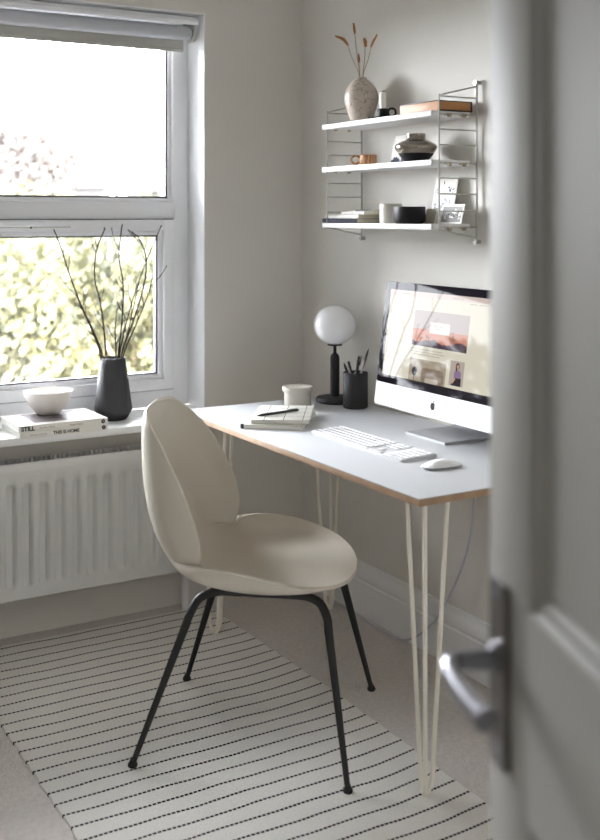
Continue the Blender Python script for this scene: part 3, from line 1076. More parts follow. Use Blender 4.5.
prism(b, rrect(-0.289, 0.289, 0.0, 0.069, 0.009), lambda u, v, w: MT(u, v, w + 0.0001), 0.0011)
chin = obj('chin', b, M['mac_white'], mac)
# emblem: apple outline with a bite and a leaf
def apple():
    o = []
    for k in range(72):
        a = PI / 2 + 2 * PI * k / 72
        x, y = math.cos(a), math.sin(a)
        r = 1.0
        r -= 0.16 * math.exp(-((math.degrees(a) - 90) % 360 if (math.degrees(a) - 90) % 360 < 180 else 360 - (math.degrees(a) - 90) % 360) ** 2 / 380.0)
        dd = abs(((math.degrees(a) - 270 + 180) % 360) - 180)
        r -= 0.10 * math.exp(-dd ** 2 / 300.0)
        px, py = x * r * (0.94 - 0.10 * max(0, -y)), y * r * 1.0
        dx, dy = px - 1.12, py - 0.10
        d = math.hypot(dx, dy)
        if d < 0.45:
            s = 0.45 / max(d, 1e-6)
            px, py = 1.12 + dx * s, 0.10 + dy * s
        o.append((px, py))
    return o
S = 0.0115
b = B()
prism(b, [(x * S, 0.033 + y * S) for x, y in apple()], lambda u, v, w: MT(u, v, w + 0.0012), 0.0004)
lf = []
for k in range(16):
    a = 2 * PI * k / 16
    x, y = 0.36 * math.cos(a), 0.15 * math.sin(a) * (1 if abs(math.cos(a)) < 0.9 else 0.7)
    c, s = math.cos(0.95), math.sin(0.95)
    lf.append(((0.18 + x * c - y * s) * S, 0.033 + (1.20 + x * s + y * c) * S))
prism(b, lf, lambda u, v, w: MT(u, v, w + 0.0012), 0.0004)
obj('apple_emblem', b, M['logo'], chin, smooth=0)
b = B()
prism(b, rrect(-0.289, 0.289, 0.0695, 0.377, 0.009), lambda u, v, w: MT(u, v, w + 0.0001), 0.0010)
bez = obj('glass_bezel', b, M['bezel'], mac, smooth=0)
def pane(name, u0, u1, v0, v1, w, m_, parent, label=None):
    b = B()
    prism(b, [(u0, v0), (u1, v0), (u1, v1), (u0, v1)], lambda u, v, ww: MT(u, v, w + ww), 0.0001)
    return obj(name, b, m_, parent, smooth=0, label=label)
def patch(name, outs, w, m_, parent):
    b = B()
    for o_ in outs:
        prism(b, o_, lambda u, v, ww: MT(u, v, w + ww), 0.0001)
    return obj(name, b, m_, parent, smooth=0)
def ell(cu, cv, ru, rv, n=20):
    return [(cu + ru * math.cos(2 * PI * k / n), cv + rv * math.sin(2 * PI * k / n)) for k in range(n)]
scr = pane('screen', -0.263, 0.263, 0.094, 0.354, 0.0012, M['s_page'], mac)
w1, w2, w3, w4 = 0.0014, 0.0016, 0.0018, 0.0020
pane('browser_bar', -0.263, 0.263, 0.338, 0.354, w1, M['s_bar'], scr)
pane('banner_photo', -0.130, 0.124, 0.197, 0.301, w1, M['s_sky'], scr)
pane('banner_dusk', -0.130, 0.124, 0.197, 0.247, w2, M['s_orange'], scr)
rg = random.Random(5)
hill = [(-0.130, 0.197), (0.124, 0.197)]
for k in range(26):
    u = 0.124 - 0.254 * k / 25
    hill.append((u, 0.213 + 0.006 * math.sin(k * 0.5) + rg.uniform(-0.002, 0.004)))
trees = []
for u, h in ((0.060, 0.036), (0.066, 0.020), (0.052, 0.018), (-0.05, 0.012), (-0.09, 0.009), (-0.06, 0.018)):
    trees.append([(u - 0.0012, 0.21), (u + 0.0012, 0.21), (u + 0.0008, 0.213 + h), (u - 0.0008, 0.213 + h)])
    for q in range(3):
        d = (0.006 + 0.002 * q) * (1 if q % 2 else -1)
        z = 0.213 + h * (0.45 + 0.17 * q)
        trees.append([(u, z), (u, z + 0.0014), (u + d, z + 0.0075), (u + d * 1.05, z + 0.006)] if d < 0 else [(u, z), (u + d * 1.05, z + 0.006), (u + d, z + 0.0075), (u, z + 0.0014)])
patch('banner_hills', [hill] + trees, w3, M['s_purple'], scr)
pane('banner_label', -0.050, 0.042, 0.238, 0.270, w3, M['s_label'], scr)
rows_ = []
for r_, (u0, u1) in enumerate(((-0.128, 0.02), (-0.128, 0.03), (-0.128, 0.012))):
    v_ = 0.186 - r_ * 0.0075
    u = u0
    while u < u1:
        L = rg.uniform(0.006, 0.016)
        rows_.append([(u, v_), (min(u + L, u1), v_), (min(u + L, u1), v_ + 0.0022), (u, v_ + 0.0022)])
        u += L + 0.003
for u0, u1, v_ in ((-0.03, -0.014, 0.258), (-0.012, 0.010, 0.258), (-0.022, 0.006, 0.250), (-0.2, -0.16, 0.344), (0.04, 0.09, 0.344), (0.12, 0.15, 0.332), (0.16, 0.2, 0.332)):
    rows_.append([(u0, v_), (u1, v_), (u1, v_ + 0.002), (u0, v_ + 0.002)])
patch('page_text', rows_[:-7], w4, M['s_text'], scr)
patch('label_text', rows_[-7:-4], w4, M['s_text'], scr)
for r_ in rows_[-4:]:
    patch('menu_text', [r_], w4, M['s_text'], scr)
pane('bedroom_photo', -0.130, 0.043, 0.094, 0.159, w1, M['s_room'], scr)
patch('bedroom_headboard', [rrect(-0.070, 0.035, 0.094, 0.136, 0.010)], w2, M['s_bed'], scr)
patch('bedroom_pillow', [rrect(-0.050, 0.012, 0.094, 0.108, 0.006)], w3, M['s_sheet'], scr)
patch('bedroom_wall_lamp', [ell(-0.103, 0.122, 0.012, 0.013), [(-0.1035, 0.13), (-0.1025, 0.13), (-0.1025, 0.150), (-0.1035, 0.150)], [(-0.104, 0.094), (-0.102, 0.094), (-0.102, 0.11), (-0.104, 0.11)]], w3, M['s_dark'], scr)
pane('portrait_photo', 0.060, 0.122, 0.103, 0.172, w1, M['s_port'], scr)
patch('portrait_hair', [ell(0.0935, 0.1575, 0.0080, 0.0100), [(0.0855, 0.157), (0.0865, 0.143), (0.0925, 0.143), (0.0935, 0.157)]], w2, M['s_dark'], scr)
patch('portrait_clothes', [[(0.080, 0.124), (0.110, 0.124), (0.111, 0.141), (0.102, 0.147), (0.090, 0.147), (0.080, 0.141)]], w2, M['s_lilac'], scr)
patch('portrait_trousers', [[(0.070, 0.103), (0.113, 0.103), (0.112, 0.125), (0.084, 0.125)]], w3, M['s_dark'], scr)
patch('portrait_skin', [ell(0.0948, 0.1565, 0.0052, 0.0070), [(0.0925, 0.1445), (0.0975, 0.1445), (0.0965, 0.152), (0.0935, 0.152)], [(0.072, 0.110), (0.078, 0.108), (0.089, 0.122), (0.084, 0.126)]], w4, M['s_skin'], scr)
# stand: curved neck sheet and foot
b = B()
prof = [Vector(p) for p in ((0, -0.096, 0.0035), (0, -0.02, 0.0035), (0, 0.06, 0.0035), (0, 0.086, 0.006), (0, 0.094, 0.016), (0, 0.090, 0.030), (0, 0.072, 0.068), (0, 0.050, 0.110), (0, 0.016, 0.158))]
path = cr(prof, 4)
hw = 0.0925
Lr, Rr = [], []
th_ = 0.0065
nor = []
for i, p in enumerate(path):
    a = path[max(0, i - 1)]; c = path[min(len(path) - 1, i + 1)]
    d = (c - a).normalized()
    n_ = Vector((0, -d.z, d.y))
    nor.append(n_)
    hwi = hw
    lo = p - n_ * th_ / 2; hi = p + n_ * th_ / 2
    Lr.append((b.verts.new((-hwi, lo.y, lo.z)), b.verts.new((-hwi, hi.y, hi.z))))
    Rr.append((b.verts.new((hwi, lo.y, lo.z)), b.verts.new((hwi, hi.y, hi.z))))
for i in range(len(path) - 1):
    b.faces.new((Lr[i][1], Rr[i][1], Rr[i + 1][1], Lr[i + 1][1]))
    b.faces.new((Lr[i][0], Lr[i + 1][0], Rr[i + 1][0], Rr[i][0]))
    b.faces.new((Lr[i][0], Lr[i][1], Lr[i + 1][1], Lr[i + 1][0]))
    b.faces.new((Rr[i][0], Rr[i + 1][0], Rr[i + 1][1], Rr[i][1]))
b.faces.new((Lr[0][0], Rr[0][0], Rr[0][1], Lr[0][1]))
b.faces.new((Lr[-1][0], Lr[-1][1], Rr[-1][1], Rr[-1][0]))
obj('stand', b, M['alu'], mac, smooth=35)

# keyboard; local x along the desk (to the viewer's right), y towards the wall
kb = thing('keyboard', 'slim white computer keyboard lying on the desk', 'keyboard', (-0.374, -1.012, DZT), -PI / 2 + math.radians(0.3))
KW, KD = 0.452, 0.118
b = B()
ol = rrect(-KW / 2, KW / 2, -KD / 2, KD / 2, 0.009)
prism(b, ol, lambda u, v, w: Vector((u, v, w * (0.0055 + 0.004 * (v + KD / 2) / KD) / 0.01)), 0.010)
obj('base_plate', b, M['kbbase'], kb, smooth=30)
key_mesh = {}
def key(wd, dp, x, y, first_in=key_mesh):
    k = (round(wd, 4), round(dp, 4))
    z = 0.0055 + 0.004 * (y + KD / 2) / KD
    if k not in first_in:
        b = B()
        bb(b, -wd / 2, wd / 2, -dp / 2, dp / 2, -0.0005, 0.0018, 0.0009)
        o = obj('key', b, M['key'], kb)
        first_in[k] = o
    else:
        o = first_in[k].copy()
        col.objects.link(o)
        o.parent = kb
    o.location = (x, y, z)
    return o
u1 = (KW - 0.008) / 23.6
rowd = 0.0188
gap = 0.0026
def row(y, dp, blocks):
    for x0, ws in blocks:
        x = x0
        for wv in ws:
            key(wv * u1 - gap, dp - gap, -KW / 2 + 0.004 + (x + wv / 2) * u1, y)
            x += wv
yb0 = -KD / 2 + 0.004 + rowd / 2
row(yb0, rowd, [(0, [1.25, 1.25, 1.25, 6.5, 1.25, 1.25, 2.25]), (15.4, [1, 1, 1]), (19.2, [2.2, 1.1, 1.1])])
row(yb0 + rowd, rowd, [(0, [2.25] + [1] * 10 + [2.75]), (16.4, [1]), (19.2, [1.1] * 4)])
row(yb0 + rowd * 2, rowd, [(0, [1.75] + [1] * 11 + [2.25]), (19.2, [1.1] * 4)])
row(yb0 + rowd * 3, rowd, [(0, [1.5] + [1] * 12 + [1.5]), (15.4, [1, 1, 1]), (19.2, [1.1] * 4)])
row(yb0 + rowd * 4, rowd, [(0, [1] * 13 + [2]), (15.4, [1, 1, 1]), (19.2, [1.1] * 4)])
b = B()
for x0, n_, wv in ((0, 14, 15 / 14), (15.4, 3, 1), (19.2, 4, 1.1)):
    for k in range(n_):
        cx = -KW / 2 + 0.004 + (x0 + (k + 0.5) * wv) * u1
        bb(b, cx - (wv * u1 - gap) / 2, cx + (wv * u1 - gap) / 2, KD / 2 - 0.0195, KD / 2 - 0.005, 0.0085, 0.0112, 0.0009)
obj('function_keys', b, M['key'], kb, kind='stuff')

# mouse
ms = thing('computer_mouse', 'flat white computer mouse beside the keyboard on the desk', 'mouse', (-0.376, -1.333, DZT), math.radians(-6))
b = B()
N1, N2 = 28, 10
ring_pts = []
def mouse_pt(a, r):
    c, s = math.cos(a), math.sin(a)
    x = math.copysign(abs(c) ** 0.72, c) * 0.057 * r
    y = math.copysign(abs(s) ** 0.80, s) * 0.0285 * r
    return x, y
rings = []
for j in range(N2):
    r = 1 - j / N2
    rr = []
    for k in range(N1):
        x, y = mouse_pt(2 * PI * k / N1, r)
        h = 0.006 + 0.0155 * (1 - r ** 2.2) * (1 - 0.35 * (x / 0.057) ** 2)
        rr.append(b.verts.new((x, y, h)))
    rings.append(rr)
for A, C2 in zip(rings, rings[1:]):
    for k in range(N1):
        b.faces.new((A[k], A[(k + 1) % N1], C2[(k + 1) % N1], C2[k]))
b.faces.new(rings[-1])
obj('top_shell', b, M['mouse'], ms, smooth=60)
b = B()
ra = []
for z, r in ((0.0008, 0.86), (0.0035, 0.97), (0.0062, 0.995)):
    ra.append([b.verts.new((*mouse_pt(2 * PI * k / N1, r), z)) for k in range(N1)])
for A, C2 in zip(ra, ra[1:]):
    for k in range(N1):
        b.faces.new((A[k], A[(k + 1) % N1], C2[(k + 1) % N1], C2[k]))
b.faces.new(ra[0][::-1]); b.faces.new(ra[-1])
obj('base', b, M['alu'], ms, smooth=60)

# white mains cable behind the desk, trailing along the skirting
b = B()
cpts = [(-0.010, -1.075, 0.700), (-0.014, -1.065, 0.64), (-0.030, -1.044, 0.538), (-0.030, -1.024, 0.424), (-0.030, -0.988, 0.326), (-0.031, -0.925, 0.215), (-0.031, -0.86, 0.125), (-0.033, -0.775, 0.05), (-0.036, -0.69, 0.008), (-0.044, -0.565, 0.004), (-0.034, -0.42, 0.004), (-0.050, -0.25, 0.004), (-0.075, -0.15, 0.004), (-0.12, -0.08, 0.004), (-0.25, -0.045, 0.004)]
tube(b, cr(cpts, 6), 0.0036, 8)
cab = obj('power_cable', b, M['cable'], None)
tag(cab, 'white power cable hanging behind the desk and trailing along the skirting board', 'cable')

# ------------------------------------------------------------------ wall shelf
sh = thing('wall_shelf', 'white three tier wall shelf with grey wire side ladders above the desk', 'shelf', (0.0, -0.72, 1.28))
def sl(x, y, z):
    return (x, y + 0.72, z - 1.28)
SHZ = (1.335, 1.521, 1.663)       # top faces
for z in SHZ:
    b = B()
    bb(b, -0.163, -0.022, -1.012 + 0.72, -0.436 + 0.72, z - 1.28 - 0.015, z - 1.28, 0.0015)
    bb(b, -0.164, -0.156, -1.012 + 0.72, -0.413 + 0.72, z - 1.28 - 0.0165, z - 1.28, 0.0015)
    obj('shelf_board', b, M['shelf'], sh)
PYS = (-0.424, -1.030)
for py in PYS:
    b = B()
    fx, wx = -0.150, -0.012
    w = 0.0024
    tube(b, [sl(wx, py, 1.284), sl(wx, py, 1.748)], 0.0034, 10)
    tube(b, cr([sl(wx, py, 1.738), sl(-0.08, py, 1.7225), sl(fx + 0.012, py, 1.7075), sl(fx + 0.002, py, 1.703), sl(fx, py, 1.693), sl(fx, py, 1.5), sl(fx, py, 1.330), sl(fx + 0.002, py, 1.322), sl(fx + 0.012, py, 1.319), sl(-0.08, py, 1.307), sl(wx, py, 1.295)], 4), w, 8)
    for z in (1.703, 1.653, 1.608, 1.563, 1.512, 1.468, 1.422, 1.372, 1.326):
        tube(b, [sl(wx, py, z), sl(fx, py, z)], 0.0022, 8)
    lad = obj('wire_ladder', b, M['steel'], sh)
    for z in (1.749, 1.283):
        b = B()
        tube(b, [sl(-0.0005, py, z), sl(-0.013, py, z)], 0.0062, 16)
        tube(b, [sl(-0.013, py, z), sl(-0.019, py, z)], 0.0075, 18)
        obj('wall_fixing', b, M['steel'], lad)
    inner = 1 if py < -0.7 else -1
    for z in SHZ:
        for xx in (-0.112, -0.058):
            b = B()
            box(b, sl(xx, py + 0.006 * inner, z - 0.010), (0.020, 0.014, 0.007), 0.0015)
            box(b, sl(xx - 0.003, py - 0.003 * inner, z - 0.014), (0.012, 0.007, 0.010), 0.0015)
            obj('shelf_clip', b, M['brass'], sh)

# --- top shelf
Z3 = SHZ[2]
b = B()
vp = [(0, 0), (0.028, 0), (0.033, 0.003), (0.041, 0.024), (0.051, 0.052), (0.0565, 0.076), (0.0565, 0.092), (0.050, 0.113), (0.036, 0.133), (0.022, 0.1445), (0.0175, 0.148), (0.0172, 0.152), (0.0150, 0.1528), (0.0140, 0.148), (0.022, 0.138), (0.040, 0.115), (0.047, 0.08), (0.030, 0.02), (0, 0.008)]
lathe(b, vp, 48)
sv = obj('crackle_vase', b, M['crackle'], None, (-0.080, -0.524, Z3))
tag(sv, 'round crackled stone vase holding dried grass on the top shelf', 'vase')
grass = [
 ('dried grass stem bending furthest left, with a drooping head, in the crackled vase', ((-0.080,-0.498,1.820),(-0.080,-0.468,1.887),(-0.080,-0.443,1.933)), ((-0.080,-0.443,1.933),(-0.080,-0.412,1.958),(-0.080,-0.368,1.973)), 0.0052),
 ('tallest upright dried grass stem in the crackled vase', ((-0.080,-0.510,1.818),(-0.080,-0.498,1.893),(-0.080,-0.484,1.968)), ((-0.080,-0.485,1.965),(-0.080,-0.481,1.985),(-0.080,-0.477,2.001)), 0.0040),
 ('shortest dried grass stem, in the middle of the crackled vase', ((-0.080,-0.516,1.818),(-0.080,-0.510,1.865),(-0.080,-0.509,1.870)), ((-0.080,-0.510,1.866),(-0.080,-0.509,1.880),(-0.080,-0.507,1.894)), 0.0040),
 ('straight dried grass stem with a stubby head right of centre in the crackled vase', ((-0.080,-0.534,1.816),(-0.080,-0.543,1.871),(-0.080,-0.546,1.913)), ((-0.080,-0.548,1.913),(-0.080,-0.547,1.928),(-0.080,-0.540,1.942)), 0.0058),
 ('dried grass stem leaning furthest right in the crackled vase', ((-0.080,-0.536,1.815),(-0.080,-0.563,1.868),(-0.080,-0.581,1.908)), ((-0.080,-0.581,1.908),(-0.080,-0.594,1.925),(-0.080,-0.614,1.942)), 0.0040),
]
for lab, st, hd, hr in grass:
    base = Vector((-0.080, -0.524 + (st[0][1] + 0.524) * 0.3, Z3 + 0.02))
    mouth = Vector((-0.080, -0.524 + max(-0.009, min(0.009, st[0][1] + 0.524)), Z3 + 0.150))
    t = thing('dried_grass_stem', lab, 'dried grass', base, 0, 'dried grass in the crackled vase')
    b = B()
    pts = cr([base, mouth] + [Vector(p) for p in st[1:]], 5)
    tube(b, [p - base for p in pts], 0.0010, 6)
    obj('stem', b, M['straw'], t)
    b = B()
    hp = [p - base for p in cr(hd, 6)]
    n = len(hp)
    tube(b, hp, [hr * (0.35 + 0.65 * math.sin(PI * (0.12 + 0.80 * k / (n - 1)))) * (0.85 + 0.3 * (k % 2)) for k in range(n)], 8)
    rg = random.Random(hash(lab) % 1000 if False else len(lab))
    for k in range(26):
        p = hp[rg.randrange(n)]
        d = Vector((rg.uniform(-1, 1), rg.uniform(-1, 1), rg.uniform(0, 1.2))).normalized()
        tube(b, [p, p + d * hr * 1.25], [0.0012, 0.0004], 5)
    obj('seed_head', b, M['seed'], t)

ch_ = thing('chamberstick', 'black chamberstick with ring handle holding a candle on the top shelf', 'candle holder', (-0.085, -0.655, Z3))
b = B()
lathe(b, [(0, 0), (0.044, 0), (0.050, 0.008), (0.0490, 0.0095), (0.043, 0.004), (0, 0.004)], 40)
obj('saucer', b, M['bowl_black'], ch_)
b = B()
lathe(b, [(0, 0.003), (0.013, 0.003), (0.0165, 0.012), (0.0170, 0.037), (0.0160, 0.038), (0.0120, 0.038), (0.0118, 0.020), (0, 0.020)], 32)
obj('cup', b, M['bowl_black'], ch_)
b = B()
hd = Vector((0.862, -0.507, 0.0))
ring_c = hd * 0.0290 + Vector((0, 0, 0.0265))
tube(b, [ring_c + hd * (math.cos(2 * PI * k / 20) * 0.0125) + Vector((0, 0, math.sin(2 * PI * k / 20) * 0.0125)) for k in range(20)], 0.0036, 10, closed=True)
obj('ring_handle', b, M['bowl_black'], ch_)
cd = thing('candle', 'short white candle standing in the black chamberstick', 'candle', (-0.085, -0.655, Z3 + 0.0203))
b = B()
lathe(b, [(0, 0), (0.0106, 0), (0.0106, 0.070), (0.0095, 0.0715), (0, 0.070)], 28)
obj('wax', b, M['wax'], cd)
b = B()
lathe(b, [(0.0, 0.0705), (0.0098, 0.0712), (0.0098, 0.0728), (0.0, 0.0728)], 20)  # flat black disc across the candle's top, thin stub above it
tube(b, [(0, 0, 0.071), (0.001, 0, 0.078)], 0.0008, 6)
obj('candle_top', b, M['ink'], cd)

bxx = thing('wooden_box', 'flat tan wooden box with a black lid on the top shelf', 'box', (-0.078, -0.918, Z3))
b = B()
bb(b, -0.062, 0.062, -0.094, 0.094, 0.0, 0.028, 0.001)
obj('body', b, M['wood_tan'], bxx)
b = B()
bb(b, -0.0635, 0.0635, -0.0955, 0.0955, 0.028, 0.031, 0.001)
obj('lid', b, M['ink'], bxx)
b = B()
bb(b, 0.058, 0.0635, -0.0955, -0.0935, 0.0, 0.028, 0)
bb(b, -0.0632, 0.0635, -0.0955, -0.0938, 0.0, 0.004, 0)
obj('edge_trim', b, M['ink'], bxx)

# --- middle shelf
Z2 = SHZ[1]
wc = thing('wooden_cup', 'small wooden cup with a ring handle on the middle shelf', 'cup', (-0.100, -0.594, Z2))
b = B()
lathe(b, [(0, 0), (0.025, 0), (0.0275, 0.004), (0.0282, 0.033), (0.0270, 0.0345), (0.0245, 0.033), (0.024, 0.006), (0, 0.005)], 36)
obj('bowl', b, M['wood_cup'], wc)
b = B()
hd = Vector((-0.862, 0.507, 0.0))
rc = hd * 0.0405 + Vector((0, 0, 0.0195))
tube(b, [rc + hd * (math.cos(2 * PI * k / 22) * 0.0145) + Vector((0, 0, math.sin(2 * PI * k / 22) * 0.0125)) for k in range(22)], 0.0036, 10, closed=True)
obj('ring_handle', b, M['wood_cup'], wc)

gv = thing('glass_vase', 'squat smoked glass vase with a narrow collar on the middle shelf', 'vase', (-0.085, -0.832, Z2))
b = B()
gp = [(0, 0), (0.028, 0), (0.033, 0.002), (0.048, 0.020), (0.062, 0.038), (0.0655, 0.047), (0.062, 0.055), (0.046, 0.064), (0.032, 0.069), (0.0285, 0.073), (0.0295, 0.0885), (0.0278, 0.0885), (0.0268, 0.073), (0.030, 0.0675), (0.045, 0.062), (0.059, 0.054), (0.062, 0.047), (0.059, 0.039), (0.045, 0.022), (0.030, 0.008), (0, 0.008)]
lathe(b, gp, 56)
obj('glass_body', b, M['smoked'], gv, smooth=60)
b = B()
lathe(b, [(0, -0.0001), (0.0285, -0.0001), (0.0337, 0.0018), (0.0487, 0.0195), (0.0545, 0.0275), (0.0530, 0.0277), (0.046, 0.021), (0.032, 0.006), (0, 0.006)], 40)
obj('dark_base', b, M['bowl_black'], gv, label='dark lower glass')

def leaning(name, label, cat, foot, w, h, lean, m_, yaw=0.0, group=None, t_=0.0012):
    """card standing on a shelf, width along -y, leaning back towards the wall (+x)."""
    t = thing(name, label, cat, foot, -PI / 2 + yaw, group)
    def T(u, v, ww):
        return Vector((u, v * math.sin(lean) - ww * math.cos(lean), v * math.cos(lean) + ww * math.sin(lean) + 0.0004))
    b = B()
    prism(b, [(-w / 2, 0), (w / 2, 0), (w / 2, h), (-w / 2, h)], T, t_)
    obj('card', b, m_, t, smooth=0)
    return t, (lambda u, v, ww: T(u, v, t_ + ww))
pc1, T1 = leaning('art_card', 'white art card leaning behind the smoked glass vase', 'card', (-0.045, -0.690, Z2), 0.105, 0.098, math.radians(14), M['paper'])
b = B()
rg = random.Random(9)
for k in range(9):
    u0 = -0.050 + k * 0.011
    h0 = 0.010 + 0.016 * abs(math.sin(k * 0.7 + 0.4))
    prism(b, [(u0, 0.004), (u0 + 0.0125, 0.004), (u0 + 0.0125, h0 * 0.9), (u0 + 0.005, h0 + 0.003), (u0, h0)], T1, 0.0002)
obj('printed_picture', b, M['blue_ink'], pc1, smooth=0)

# --- bottom shelf
Z1 = SHZ[0]
def shelf_book(label, y0, y1, x0, x1, h, z, cover, pages):
    t = thing('magazine', label, 'book', ((x0 + x1) / 2, (y0 + y1) / 2, z), 0, 'books stacked on the bottom shelf')
    X, Y = abs(x1 - x0) / 2, abs(y1 - y0) / 2
    e = min(0.0014, h * 0.2)
    b = B()
    bb(b, -X, X, -Y, Y, 0, e)
    bb(b, -X, X, -Y, Y, h - e, h)
    bb(b, -X, -X + 0.0015, -Y, Y, 0, h)
    obj('cover', b, cover, t, smooth=0)
    b = B()
    bb(b, -X + 0.0012, X - 0.001, -Y + 0.001, Y - 0.001, e, h - e)
    obj('page_block', b, pages, t, smooth=0)
    return t
z = Z1 + 0.0003
b1 = shelf_book('dark blue hardback at the bottom of the bottom shelf stack', -0.395, -0.606, -0.152, -0.022, 0.0145, z, M['darkcover'], M['pages']); z += 0.0148
b2 = shelf_book('thick white book second from the bottom of the bottom shelf stack', -0.408, -0.606, -0.146, -0.022, 0.0135, z, M['paper'], M['pages']); z += 0.0138
b3 = shelf_book('small white book third from the bottom of the bottom shelf stack', -0.497, -0.632, -0.142, -0.030, 0.0100, z, M['paper'], M['pages']); z += 0.0103
b4 = shelf_book('thin black notebook on top of the bottom shelf stack', -0.535, -0.640, -0.110, -0.034, 0.0045, z, M['ink'], M['pages'])

mg = thing('mug', 'pale grey straight cup behind the black bowl on the bottom shelf', 'cup', (-0.088, -0.703, Z1))
b = B()
lathe(b, [(0, 0), (0.033, 0), (0.035, 0.002), (0.0352, 0.061), (0.0342, 0.062), (0.032, 0.061), (0.0315, 0.006), (0, 0.006)], 40)
obj('cup_wall', b, M['mug'], mg)
b = B()
lathe(b, [(0.0352, 0.0585), (0.0356, 0.060), (0.0352, 0.0622), (0.0330, 0.0622)], 40)
obj('rim', b, M['pot'], mg)
b = B()
lathe(b, [(0, 0), (0.040, 0), (0.046, 0.004), (0.0492, 0.014), (0.0495, 0.050), (0.0485, 0.052), (0.0465, 0.051), (0.046, 0.016), (0.038, 0.007), (0, 0.006)], 44)
kbowl = obj('black_bowl', b, M['bowl_black'], None, (-0.105, -0.826, Z1))
tag(kbowl, 'round black bowl beside the pale cup on the bottom shelf', 'bowl')

card2, T2 = leaning('postcard', 'tall white card with blue ink drawings leaning on the wall above the bottom shelf', 'card', (-0.043, -0.898, Z1), 0.112, 0.143, math.radians(11), M['paper'], math.radians(-2))
b = B()
rg = random.Random(12)
def squiggle(cu, cv, su, sv, n):
    for _ in range(n):
        u, v = cu + rg.uniform(-su, su), cv + rg.uniform(-sv, sv)
        a = rg.uniform(0, PI)
        L, w = rg.uniform(0.004, 0.012), rg.uniform(0.0007, 0.0016)
        du, dv = math.cos(a) * L, math.sin(a) * L
        nu, nv = -math.sin(a) * w, math.cos(a) * w
        prism(b, [(u - du / 2 - nu, v - dv / 2 - nv), (u + du / 2 - nu, v + dv / 2 - nv), (u + du / 2 + nu, v + dv / 2 + nv), (u - du / 2 + nu, v - dv / 2 + nv)], T2, 0.0002)
squiggle(0.030, 0.105, 0.013, 0.012, 14)
squiggle(-0.040, 0.100, 0.010, 0.005, 5)
squiggle(0.012, 0.062, 0.022, 0.013, 24)
squiggle(-0.036, 0.050, 0.010, 0.012, 12)
squiggle(-0.010, 0.126, 0.002, 0.002, 3)
obj('ink_drawing', b, M['blue_ink'], card2, smooth=0)
card3, T3 = leaning('photo_print', 'small black and white photo print with a white border leaning at the bottom shelf end', 'photo', (-0.060, -0.966, Z1), 0.098, 0.060, math.radians(16), M['paper'], math.radians(3))
b = B()
prism(b, [(-0.0425, 0.005), (0.0425, 0.005), (0.0425, 0.053), (-0.0425, 0.053)], T3, 0.0002)
obj('printed_picture', b, M['grey_ink'], card3, smooth=0)
b = B()
for k in range(16):
    u, v = rg.uniform(-0.034, 0.034), rg.uniform(0.012, 0.040)
    prism(b, [(u, v), (u + rg.uniform(0.006, 0.016), v + rg.uniform(-0.003, 0.003)), (u + 0.005, v + 0.008)], lambda a, c, w: T3(a, c, w + 0.0002), 0.0002)
obj('printed_highlights', b, M['paper'], card3, smooth=0)
b = B()
for k in range(9):
    u, v = rg.uniform(-0.024, 0.022), rg.uniform(0.020, 0.034)
    prism(b, [(u, v), (u + rg.uniform(0.006, 0.013), v + rg.uniform(-0.002, 0.003)), (u + 0.004, v + 0.005)], lambda a, c, w: T3(a, c, w + 0.0004), 0.0002)
obj('printed_darks', b, M['ink'], card3, smooth=0)
card4, T4 = leaning('beige_card', 'small beige card leaning between the black bowl and the photo print', 'card', (-0.070, -0.878, Z1), 0.046, 0.046, math.radians(14), M['beige_card'])

# ------------------------------------------------------------------ door, open into the room
dw, dh, dt = 0.755, 1.985, 0.038
door = bpy.data.objects.new('door_1', None); col.objects.link(door); door['kind'] = 'structure'
door.location = (-1.345, -2.657, 0.008)
door.rotation_euler = (0, 0, math.atan2(-0.933, -0.361))
# local x: free edge -> hinge, visible face at y = 0, thickness towards +y
stile, rail_b, rail_l0, rail_l1, rail_t = 0.103, 0.22, 0.790, 0.980, 0.11
b = B()
bb(b, 0, stile, 0, dt, 0, dh, 0.002)
bb(b, dw - stile, dw, 0, dt, 0, dh, 0.002)
mx0 = dw / 2 - 0.045
bb(b, stile - 0.002, dw - stile + 0.002, 0, dt, 0, rail_b)
bb(b, stile - 0.002, dw - stile + 0.002, 0, dt, rail_l0, rail_l1)
bb(b, stile - 0.002, dw - stile + 0.002, 0, dt, dh - rail_t, dh)
bb(b, mx0, mx0 + 0.09, 0, dt, rail_b, rail_l0)
bb(b, mx0, mx0 + 0.09, 0, dt, rail_l1, dh - rail_t)
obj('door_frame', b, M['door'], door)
for x0, x1 in ((stile, mx0), (mx0 + 0.09, dw - stile)):
    for z0, z1 in ((rail_b, rail_l0), (rail_l1, dh - rail_t)):
        b = B()
        bb(b, x0 - 0.003, x1 + 0.003, 0.013, dt - 0.013, z0 - 0.003, z1 + 0.003)
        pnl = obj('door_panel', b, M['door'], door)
        b = B()   # ogee moulding ring on both faces
        for side in (0, 1):
            rr = []
            for d, y in ((0.0, 0.0), (0.004, 0.001), (0.010, 0.0065), (0.016, 0.0075), (0.022, 0.0125), (0.028, 0.0135)):
                yy = y if side == 0 else dt - y
                rr.append([b.verts.new(q) for q in ((x0 + d, yy, z0 + d), (x1 - d, yy, z0 + d), (x1 - d, yy, z1 - d), (x0 + d, yy, z1 - d))])
            for A, C2 in zip(rr, rr[1:]):
                for k in range(4):
                    b.faces.new((A[k], A[(k + 1) % 4], C2[(k + 1) % 4], C2[k]))
        obj('panel_moulding', b, M['door'], pnl, smooth=20)
hx, hz_ = 0.040, 0.917
b = B()
prism(b, rrect(hx - 0.021, hx + 0.021, 0.812, 0.992, 0.006), lambda u, v, w: Vector((u, -w, v)), 0.007)
plate = obj('handle_plate', b, M['handle'], door)
b = B()
